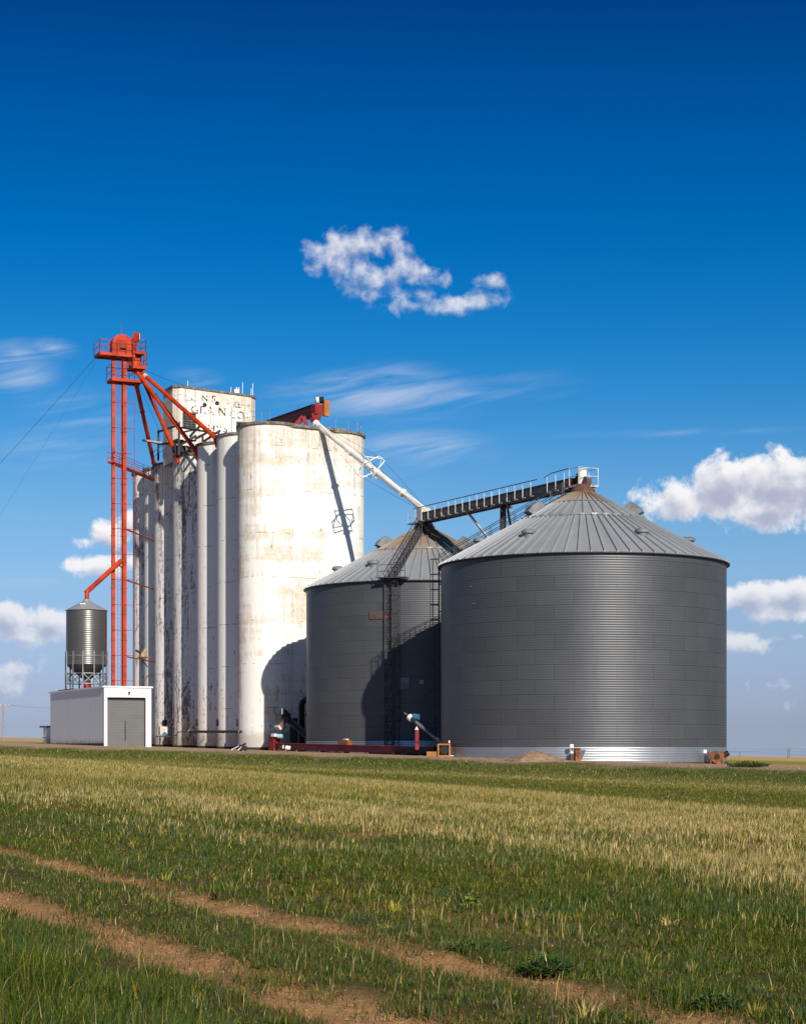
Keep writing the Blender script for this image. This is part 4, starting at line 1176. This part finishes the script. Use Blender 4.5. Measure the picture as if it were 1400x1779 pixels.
def make_spout():
    a = at(549, 736, 186.4); b = at(746, 893, 171.5)
    root = thing('grain_spout', 'long white sloping spout pipe from the elevator roof down to the farther bin', 'pipe', (b.x, b.y, b.z))
    d = (b - a).normalized()
    side = Vector((d.y, -d.x, 0)).normalized(); up = side.cross(d).normalized()
    if up.z < 0: up = -up
    MB().tube(a, b, .29, 18).build('pipe', M['spoutwhite'], root)
    for f in (.0, .33, .56, .78, .985): p = a.lerp(b, f); MB().tube(p - d * .07, p + d * .07, .40, 18).build('flange', M['spoutwhite'], root)
    MB().beam(b - d * .3, b + Vector((.05, 0, -1.1)), .62, .62).build('elbow', M['spoutwhite'], root)
    # cable spreader halfway: four arms square to the pipe
    f = .50; p = a.lerp(b, f)
    tips = []
    fr = MB()
    for i, (s, u) in enumerate(((1, 1), (-1, 1), (-1, -1), (1, -1))):
        tip = p + side * s * 1.0 + up * u * 1.0; tips.append(tip)
        for off in (-1.0, 1.0): fr.beam(p + d * off, tip + d * off * .55, .09, .09)
        fr.beam(tip - d * .55, tip + d * .55, .08, .08)
    for i in range(4):
        fr.beam(tips[i], tips[(i + 1) % 4], .07, .07)
    fr.build('cable_spreader', M['white'], root)
    for i, t in enumerate(tips):
        k = MB(); k.path([a + (t - p) * .18 + d * .5, t, b + (t - p) * .16 - d * .8], .015, 4); k.build('stay_cable', M['cable'], root)
make_spout()

# ------------------------------------------------------------------ shed, booth, hopper bin
def make_shed():
    C0 = Vector((-30.0, 185.0, 0)); g = gz(-30, 185); Wd, Ln = 4.85, 22.0; zt = at(0, 1195.5, 185).z
    root = thing('loading_shed', 'white metal drive-through shed with a grey roller door left of the silos', 'shed', (C0.x, C0.y, g))
    def q(s, d, z): return C0 + P_ * s + Q_ * d + ZZ * z
    zb = g - .4
    w = MB(); w.prism([q(0, 0, zb), q(.1, 0, zb), q(.1, Ln, zb), q(0, Ln, zb)], ZZ * (zt - zb)); w.build('side_wall', M['siding'], root)
    w = MB(); w.prism([q(Wd - .1, 0, zb), q(Wd, 0, zb), q(Wd, Ln, zb), q(Wd - .1, Ln, zb)], ZZ * (zt - zb)); w.build('side_wall', M['siding'], root)
    w = MB(); w.prism([q(.12, Ln - .1, zb), q(Wd - .12, Ln - .1, zb), q(Wd - .12, Ln, zb), q(.12, Ln, zb)], ZZ * (zt - zb - .02)); w.build('back_wall', M['siding'], root)
    d0, d1, dz = .30, 4.30, at(0, 1211.5, 185).z
    f = MB()
    f.box(q((-.03 + d0) / 2, .05, (zb + dz) / 2), (d0 + .03, .24, dz - zb), ROT); f.box(q((d1 + Wd + .03) / 2, .05, (zb + dz) / 2), (Wd + .03 - d1, .24, dz - zb), ROT)
    f.box(q(Wd / 2, .05, (dz + zt) / 2 + .06), (Wd + .06, .24, zt - dz + .12), ROT); f.build('front_wall', M['fascia'], root)
    dr = MB(); dr.box(q((d0 + d1) / 2, .30, (zb + dz) / 2 - .12), (d1 - d0, .06, dz - zb - .25), ROT); dd = dr.build('roller_door', M['door'], root)
    MB().box(q((d0 + d1) / 2, .26, dz - .14), (d1 - d0, .10, .26), ROT).build('door_gap_shade', M['black'], root)  # black strip put in for the shade of the gap above the door
    MB().box(q((d0 + d1) / 2 - .05, .255, g + 1.55), (.10, .03, 2.0), ROT).build('door_seam', M['darksteel'], dd)
    MB().box(q(d1 - .03, .15, (g + dz) / 2), (.07, .05, dz - g), ROT).build('door_track', M['darkred'], root)
    r = MB(); r.box(q(Wd / 2, Ln / 2 + .15, zt + .13), (Wd + .16, Ln + .1, .10), ROT); r.build('roof', M['galv'], root)
    tr = MB(); tr.box(q(-.11, Ln / 2 + .15, zt + .10), (.05, Ln + .1, .20), ROT); tr.box(q(Wd / 2 + .02, -.14, zt + .13), (Wd + .3, .12, .16), ROT); tr.build('roof_trim', M['fascia'], root)
    MB().prism([q(2.45, -.10, zt - .5), q(2.6, -.10, zt - .5), q(2.6, -.40, zt - .55), q(2.45, -.40, zt - .55)], ZZ * .16).build('lamp', M['darksteel'], root)
    sl_ = MB(); sl_.box(q(-.04, Ln / 2, g + .12), (.08, Ln, .3), ROT); sl_.build('base_trim', M['plinth'], root)
    return q, zt
SQ, SZT = make_shed()

def make_booth():
    c = at(80.5, 1292, 208.5); c.z = gz(c.x, c.y)
    t = thing('utility_booth', 'narrow grey booth with a flat dark roof tucked behind the shed', 'booth', c)
    h = at(0, 1264.5, 208.5).z - c.z
    MB().box(c + ZZ * (h / 2 - .1) + Vector((.55, 0, 0)), (1.4, 1.6, h + .2), ROT).build('wall', M['siding'], t)
    MB().box(c + ZZ * (h + .1) + Vector((.45, 0, 0)), (2.0, 2.0, .18), ROT).build('roof', M['darksteel'], t)
    MB().box(c + ZZ * (h * .38) + Vector((.2, -.9, 0)), (.9, .06, .1), ROT).build('rail', M['darksteel'], t)
make_booth()

def make_hopper():
    cx, cy = -34.35, 200.0; zr = SZT + .18
    root = thing('hopper_bin', 'small cone bottomed steel hopper bin on legs above the white shed', 'hopper bin', (cx, cy, zr))
    R0 = 2.19; ze = at(0, 1058, 197.8).z; zb = at(0, 1154, 197.8).z; zh = at(0, 1181, 200).z
    c = (cx, cy, 0)
    pitch = .2; n = int((ze - zb) / pitch * 5)
    MB().lathe([(R0 + .012 * math.sin(2 * math.pi * i / 5), zb + (ze - zb) * i / n) for i in range(n + 1)], c, 64, uvr=R0).build('cylinder', M['hopsteel'], root, smooth=True)
    e = MB().lathe([(R0 + .02, zb + .9), (R0 + .05, zb + .92), (R0 + .05, zb + 1.0), (R0 + .02, zb + 1.02)], c, 48); e.build('band', M['galv'], root)
    MB().lathe([(R0 + .03, zb), (.42, zh), (.40, zh - .5)], c, 48).build('cone', M['trough'], root)
    rf = MB().lathe([(R0 + .12, ze - .04), (.35, ze + 1.05), (.35, ze + 1.2), (.01, ze + 1.2)], c, 24); rf.build('roof', M['roofh'], root)
    MB().box(Vector((cx - .15, cy - 1.35, ze + .5)), (.6, .5, .12), Matrix.Rotation(R_(-28), 3, 'X')).build('roof_hatch', M['white'], root)
    MB().lathe([(.42, zh - .45), (.55, zh - .9), (.55, zr)], c, 16).build('throat', M['red'], root)
    for i in range(12):
        a = 2 * math.pi * (i) / 12; d = Vector((math.sin(a), -math.cos(a), 0)); p = Vector(c) + d * (R0 + .09)
        MB().box(p + ZZ * ((zr + zb + 1.45) / 2), (.13, .12, zb + 1.45 - zr), Matrix.Rotation(a, 3, 'Z')).build('leg', M['galv'], root)
    b = MB(); zA, zB = zr + .75, zb - .95
    P = [Vector(c) + Vector((math.sin(2 * math.pi * i / 12), -math.cos(2 * math.pi * i / 12), 0)) * (R0 + .05) for i in range(12)]
    for i in range(12):
        u, v = P[i], P[(i + 1) % 12]
        for z in (zA, zB): b.beam(u + ZZ * z, v + ZZ * z, .07, .07)
        b.beam(u + ZZ * zA, v + ZZ * zB, .045, .045); b.beam(u + ZZ * zB, v + ZZ * zA, .045, .045)
    b.build('brace', M['galv'], root)
    MB().box(Vector((cx + .1, cy + .2, zr + .06)), (5.1, 5.6, .12), ROT).build('base_frame', M['black'], root)
make_hopper()

# ------------------------------------------------------------------ machinery at the feet of the bins
def make_ground_conveyor():
    a = Vector((-11.7, 171, 0)); b = Vector((2.7, 150.5, 0))
    a.z = gz(a.x, a.y) + .42; b.z = gz(b.x, b.y) + .42
    root = thing('ground_conveyor', 'long low dark red conveyor lying along the foot of the bins', 'conveyor', (a.x, a.y, a.z - .42))
    d = (b - a).normalized(); ra = Matrix.Rotation(math.atan2(d.y, d.x), 3, 'Z')
    MB().beam(a, b, .5, .58).build('trough', M['darkred'], root)
    r = MB(); n = 13
    for i in range(n + 1): p = a.lerp(b, i / n); r.beam(p - ZZ * .33, p + ZZ * .33, .6, .09)
    r.beam(a + ZZ * .30, b + ZZ * .30, .58, .05); r.build('flange', M['red'], root)
    for i in range(0, n + 1, 2): p = a.lerp(b, i / n); MB().box(p - ZZ * .4, (.18, .7, .25), ra).build('foot', M['rust'], root)
    h = MB(); h.box(a - d * .4 + ZZ * .35, (.9, .8, 1.35), ra); h.build('drive_head', M['red'], root)
    MB().tube(a + Vector((.1, -.55, .95)), a + Vector((.55, -.68, .95)), .20, 14).build('motor', M['teal'], root)
    MB().box(a + Vector((-.25, -.4, 1.05)), (.55, .3, .28), ra).build('belt_guard', M['white'], root)
    p = a.lerp(b, .46); MB().box(p + ZZ * .52 - d * 0, (1.5, .5, .42), ra).build('inlet_hopper', M['rust'], root)
    MB().box(p + ZZ * .75 + d * .1, (.5, .3, .2), ra).build('inlet_gate', M['railwhite'], root)
make_ground_conveyor()

def make_left_auger():
    hd = at(497, 1247, 177.5); lo = at(548, 1292, 175.0)
    g = gz(hd.x, hd.y)
    root = thing('discharge_auger', 'black inclined auger with hooded chute beside left edge of the farther bin', 'auger', (hd.x + .6, hd.y, g))
    MB().tube(lo, hd, .34, 14).build('tube', M['darksteel'], root)
    MB().box(hd + Vector((-.15, -.1, .25)), (.95, .8, .9), Matrix.Rotation(R_(40), 3, 'Y')).build('hood', M['black'], root)
    MB().beam(at(491, 1241, 177), at(483.5, 1240 - 8 + 2, 177).lerp(at(491, 1231, 177), 1.0), .14, .18).build('hood_rail', M['white'], root)
    MB().beam(at(499, 1246, 176.9), at(483, 1265, 176.6), .55, .4).build('chute', M['rustpost'], root)
    MB().beam(at(484.5, 1263, 176.4), at(482, 1266, 176.3), .62, .45).build('chute_lip', M['railwhite'], root)
    s = MB(); s.box(Vector((hd.x + .75, hd.y, (g + hd.z) / 2 - .2)), (.75, .5, hd.z - g + .3)); s.build('support_column', M['black'], root)
make_left_auger()

def make_upright_pipe():
    b = at(524, 1294, 178.5); b.z = gz(b.x, b.y); p = at(524, 1222, 178.5)
    o = MB()
    o.tube(b, p, .30, 12); o.tube(p, p + Vector((.5, .3, .45)), .30, 12); o.tube(p + Vector((.5, .3, .45)), p + Vector((1.3, .7, .45)), .30, 12)
    o = o.build('elbow_pipe', M['black'], loc=b)
    tag(o, 'black upright elbow pipe between the concrete elevator and the farther bin', 'pipe')
make_upright_pipe()

def make_right_auger():
    hd = at(709, 1244, 149.5); lo = at(769, 1292, 147.0)
    g = gz(4.0, 148)
    root = thing('inclined_auger', 'thin inclined auger with blue motor and bright red spout between the bins', 'auger', (1.2, 148.5, gz(1.2, 148.5)))
    d = (lo - hd).normalized()
    MB().tube(hd + d * .9, lo, .13, 12).build('tube', M['galv'], root)
    MB().tube(hd, hd + d * 1.0, .2, 12).build('head', M['darksteel'], root)
    MB().tube(hd + d * .15, hd + d * .5, .27, 12).build('motor', M['white'], root)
    MB().tube(at(718, 1245, 149.2), at(728, 1246.5, 149.0), .24, 12).build('motor', M['blue'], root)
    MB().tube(hd - d * .5, hd, .06, 8).build('shaft', M['galv'], root)
    t0 = at(724.5, 1268, 149.0); t1 = at(724.5, 1303, 149.0)
    MB().beam(t0, t1, .36, .30).build('drop_spout', M['red'], root)
    k = MB(); k.prism([t0 + Vector((-.18, -.16, 0)), t0 + Vector((.18, -.16, 0)), t0 + Vector((-.02, -.16, .30))], (0, .3, 0)); k.build('spout_tip', M['white'], root)
    MB().box(t0.lerp(t1, .62) + Vector((0, -.16, 0)), (.38, .04, .06)).build('spout_strap', M['black'], root)
    p = lo.lerp(hd, .12); MB().box(p, (.55, .25, .25), Matrix.Rotation(R_(38), 3, 'Y')).build('clamp', M['galv'], root)
make_right_auger()

def fan_ring(m, c, n, r, w, ax_h=None):
    m.tube(c, c + n * w, r, 22)

def make_fans():
    # orange framed fan at the left foot of the near bin
    c = at(771, 1304, 142.2); g = gz(c.x, c.y)
    t = thing('aeration_fan', 'orange framed fan with black round intake at the left foot of the near bin', 'fan', (c.x, c.y, g), 'aeration fans at the foot of the near bin')
    c = Vector((c.x, c.y, g + .50))
    fr = MB()
    for sx in (-.44, .44): fr.box(c + Vector((sx, 0, 0)), (.12, .7, 1.0))
    for sz in (-.45, .45): fr.box(c + Vector((0, 0, sz)), (.76, .7, .12))
    fr.box(c + Vector((0, .2, 0)), (.8, .1, .8)); fr.build('housing', M['yellow'], t)
    MB().tube(c + Vector((.03, -.36, .02)), c + Vector((.03, .1, .02)), .33, 22).build('intake', M['black'], t)
    MB().box(c + Vector((-.95, .0, -.28)), (.75, .5, .35)).build('motor_base', M['yellow'], t)
    MB().box(c + Vector((.42, .1, .65)), (.10, .1, .2)).build('switch_box', M['white'], t)
    MB().tube(c + Vector((.62, -.1, -.1)), c + Vector((.62, .3, -.1)), .22, 12).build('motor', M['darksteel'], t)
    MB().box(c + Vector((.6, -.1, -.42)), (.3, .4, .08)).build('foot', M['railwhite'], t)
    # rusty fan at the middle front
    c = at(1001, 1311, 133.9); g = gz(c.x, c.y); c = Vector((c.x, c.y, g + .45))
    t = thing('aeration_fan', 'narrow rust brown fan box with white switch boxes at the near bin front', 'fan', (c.x, c.y, g), 'aeration fans at the foot of the near bin')
    h = MB(); h.box(c + Vector((.08, .2, 0)), (.36, 1.2, .92)); h.box(c + Vector((.08, -.42, .43)), (.42, .08, .1)); h.build('housing', M['rust'], t)
    MB().tube(c + Vector((.08, -.44, .02)), c + Vector((.08, -.38, .02)), .15, 14).build('inlet', M['rustpost'], t)
    MB().prism([c + Vector((.28, .1, .32)), c + Vector((.78, .75, .32)), c + Vector((.45, .75, -.42)), c + Vector((.28, .1, -.42))], (0, .5, 0)).build('transition_duct', M['galv'], t)
    MB().box(c + Vector((-.32, .1, -.2)), (.26, .5, .5)).build('motor', M['rustpost'], t)
    MB().box(c + Vector((-.25, .9, .62)), (.26, .2, .26)).build('switch_box', M['white'], t)
    MB().tube(c + Vector((-.42, -.05, .14)), c + Vector((-.25, -.05, .14)), .1, 12).build('motor_cap', M['white'], t)
    MB().tube(c + Vector((-.22, .9, .5)), c + Vector((-.22, .4, -.1)), .03, 6).build('cable', M['black'], t)
    # rusty centrifugal fan at the right foot
    c = at(1243, 1316, 138.7); g = gz(c.x, c.y); c = Vector((c.x, c.y, g + .52))
    t = thing('aeration_fan', 'broad rusty scroll fan, black motor sticking out, right foot of the near bin', 'fan', (c.x, c.y, g), 'aeration fans at the foot of the near bin')
    h = MB(); h.tube(c + Vector((.05, -.3, .0)), c + Vector((.05, .35, .0)), .46, 24); h.box(c + Vector((.34, .02, -.05)), (.5, .62, .95)); h.build('housing', M['rust'], t)
    MB().tube(c + Vector((.05, -.34, .02)), c + Vector((.05, -.28, .02)), .22, 16).build('inlet', M['black'], t)
    MB().box(c + Vector((-.38, -.05, .12)), (.4, .45, .55)).build('gear_cover', M['rustpost'], t)
    for sx in (-.42, .05, .52): MB().box(c + Vector((sx, -.1, -.36)), (.09, .5, .4)).build('foot', M['rust'], t)
    MB().tube(c + Vector((.62, .3, .10)), c + Vector((1.02, .3, .32)), .21, 14).build('motor', M['black'], t)
    MB().box(c + Vector((-.75, .35, .42)), (.24, .2, .26)).build('switch_box', M['white'], t)
make_fans()

# small motor in the grass and scrap bars
def make_scrap():
    c = at(492, 1307, 160); c.z = gz(c.x, c.y)
    t = thing('pump_engine', 'small black engine with a white tank at the grass edge by the red conveyor end', 'engine', c)
    MB().tube(c + Vector((-.3, 0, .3)), c + Vector((.15, 0, .3)), .32, 14).build('engine', M['black'], t)
    MB().tube(c + Vector((.2, -.05, .36)), c + Vector((.62, -.05, .30)), .18, 12).build('tank', M['white'], t)
    MB().box(c + Vector((.02, -.25, .42)), (.1, .2, .3)).build('plate', M['white'], t)
    MB().box(c + Vector((-.05, 0, .08)), (.9, .5, .16)).build('skid', M['rustpost'], t)
    for (x0, y0, x1, y1, lab) in ((403, 1317, 416, 1306.5, 'longer slim white bar lying tilted in the grass before the silos'), (414.5, 1318.5, 421, 1309, 'shorter slim white bar lying tilted beside a black scrap block in the grass')):
        a = at(x0, y0, 146); a.z = gz(a.x, a.y) + .12; b = at(x1, y1, 150); b.z = gz(b.x, b.y) + .42
        o = MB().tube(a, b, .055, 8); o.tube(b, b + (b - a).normalized() * .08, .075, 8)
        o = o.build('scrap_bar', M['white'], loc=a); tag(o, lab, 'bar', 'white bars in the grass')
    c = at(422, 1310, 149); c.z = gz(c.x, c.y)
    o = MB(); o.box(c + ZZ * .22, (.5, .5, .42), Matrix.Rotation(R_(25), 3, 'Z')); o.box(c + Vector((-.1, -.1, .45)), (.3, .3, .12), Matrix.Rotation(R_(40), 3, 'Z')); o.tube(c + Vector((0, 0, .5)), c + Vector((.25, 0, .62)), .08, 8)
    o = o.build('scrap_block', M['black'], loc=c); tag(o, 'small black scrap block in the grass beside the white bars', 'scrap')
make_scrap()

def make_pile():
    cx, cy = 8.5, 117.5
    n, m = 72, 22; mb = MB(); vs = []
    for j in range(m + 1):
        r = 1.45 * j / m
        for i in range(n):
            a = 2 * math.pi * i / n
            k = 1 + .16 * math.sin(2 * a + 1) + .1 * math.sin(5 * a)
            x = cx + r * k * 1.25 * math.cos(a); y = cy + r * k * math.sin(a)
            h = .72 * max(0, 1 - j / m) ** 1.0 * (1 - .12 * (j < 2)) + .22 * (float(fnoise(x, y, 3.0, 80)) - .5) * (j < m)
            vs.append((x, y, gz(x, y) + h - (.05 if j == m else 0)))
    fs = [(j * n + i, (j + 1) * n + i, (j + 1) * n + (i + 1) % n, j * n + (i + 1) % n) for j in range(m) for i in range(n)]
    mb.add(vs, fs)
    o = mb.build('dirt_pile', M['dirt'], loc=(cx, cy, gz(cx, cy)), smooth=True); tag(o, 'low cone of brown dirt on the gravel before the near bin', 'dirt pile')
make_pile()

# ------------------------------------------------------------------ far poles
def make_poles():
    x, y = (5.5 - CX) * 600 / F, 600.0; g = gz(x, y); h = at(0, 1224, 600).z - g
    t = thing('utility_pole', 'pale wooden power pole on the horizon at the far left', 'utility pole', (x, y, g))
    MB().tube((x, y, g - .5), (x, y, g + h), .30, 8, .2).build('pole', M['wood'], t)
    MB().box((x, y, g + h - .7), (4.2, .3, .35)).build('cross_arm', M['wood'], t)
    for sx in (-1.9, -.8, .8, 1.9): MB().tube((x + sx, y, g + h - .5), (x + sx, y, g + h - .1), .14, 6).build('insulator', M['railwhite'], t)
    wr = MB().path([Vector((x + 1.8, y, g + h - .2))] + [Vector((x + 6 * i, y + 3 * i, g + h - .2 - 1.2 * 4 * (i / 10) * (1 - i / 10) - .02 * i)) for i in range(1, 11)], .03, 4)
    wr.build('power_line', M['cable'], t)
    for px, Y, hp, lab in ((1370, 2600, 13.5, 'taller grey lattice pylon on the far right horizon'), (1285, 3600, 10.5, 'fainter smaller pylon on the horizon just right of the near bin')):
        x = (px - CX) * Y / F; g = gz(x, Y)
        t = thing('power_pylon', lab, 'pylon', (x, Y, g), 'pylons on the right horizon')
        m = MB(); k = hp / 13.5
        for sx in (-1, 1):
            for sy in (-1, 1): m.beam((x + sx * 1.6 * k, Y + sy * 1.6 * k, g - 1), (x + sx * .5 * k, Y + sy * .5 * k, g + hp), .42, .42)
        for i in range(5):
            z0 = g + hp * i / 5; w0 = (1.6 - 1.1 * i / 5) * k; w1 = (1.6 - 1.1 * (i + 1) / 5) * k; s = 1 if i % 2 else -1
            m.beam((x - s * w0, Y - w0, z0), (x + s * w1, Y - w1, z0 + hp / 5), .3, .3)
        m.build('mast', M['faded'], t)
        a = MB(); a.box((x, Y, g + hp), (5.5 * k, .5, .7)); a.box((x, Y, g + hp * .78), (4.5 * k, .5, .5)); a.build('cross_arm', M['faded'], t)
        wl = MB()
        for dz, sx in ((.78, -1.5), (1.0, 2.0)):
            for dirn in (-1, 1):
                pts = [Vector((x + sx + dirn * 22 * i, Y + dirn * -30 * i * .5, g - dirn * .57 * i + hp * dz - 3.0 * 4 * (i / 10) * (1 - i / 10))) for i in range(11)]
                wl.path(pts, .12, 4)
        wl.build('power_line', M['faded'], t)
make_poles()

# ------------------------------------------------------------------ weeds in the foreground
def leaf_mat(name, col):
    m, t, b = new_mat(name); n = t.noise(objco(t), 9, 3)
    t.put(b.inputs['Base Color'], t.mix(n, tuple(c * .7 for c in col), tuple(c * 1.3 for c in col))); b.inputs['Roughness'].default_value = .5
    return m
LM1 = leaf_mat('bright_weed_leaf', (.17, .27, .02)); LM2 = leaf_mat('dark_weed_leaf', (.045, .085, .012))
def weed(px, py, Y, r, h, n, mat, leaf, label):
    x = (px - CX) * Y / F; g = gz(x, Y)
    t = thing('weed', label, 'weed', (x, Y, g))
    m = MB(); st = MB(); rnd = random.Random(int(px))
    for i in range(n):
        a = rnd.random() * 6.283; rr = r * math.sqrt(rnd.random()); z = h * (.15 + .85 * rnd.random()) * (1 - .5 * rr / r)
        c = Vector((x + rr * math.cos(a), Y + rr * math.sin(a), g + z))
        d = Vector((math.cos(a + rnd.uniform(-.8, .8)), math.sin(a + rnd.uniform(-.8, .8)), rnd.uniform(-.3, .8))).normalized()
        s = d.cross(Vector((rnd.uniform(-.5, .5), rnd.uniform(-.5, .5), 1))).normalized(); L = leaf * rnd.uniform(.6, 1.3); w = L * .32
        up = s.cross(d) * .0
        m.add([c, c + d * L * .35 + s * w, c + d * L * .75 + s * w * .7, c + d * L, c + d * L * .75 - s * w * .7, c + d * L * .35 - s * w], [(0, 1, 2, 3, 4, 5)])
        if i % 4 == 0: st.tube((x + rr * .2 * math.cos(a), Y + rr * .2 * math.sin(a), g), c, .005, 4)
    m.build('leaves', mat, t); st.build('stem', mat, t)
weed(813, 1562, 18.4, .10, .17, 16, LM1, .085, 'small bright yellow green broad leaved weed standing alone in the grass')
weed(950, 1695, 13.2, .20, .15, 520, LM2, .034, 'bushy dark green weed clump in the foreground right of centre')
weed(832, 1650, 14.5, .24, .10, 420, LM2, .032, 'low spreading dark weed patch left of the bushy clump')
weed(1250, 1755, 11.6, .16, .11, 320, LM2, .030, 'dark weed clump at the bottom right of the field')
weed(1300, 1341, 108, 1.2, .40, 900, LM2, .11, 'rough dark weeds on the bank right of the near bin')
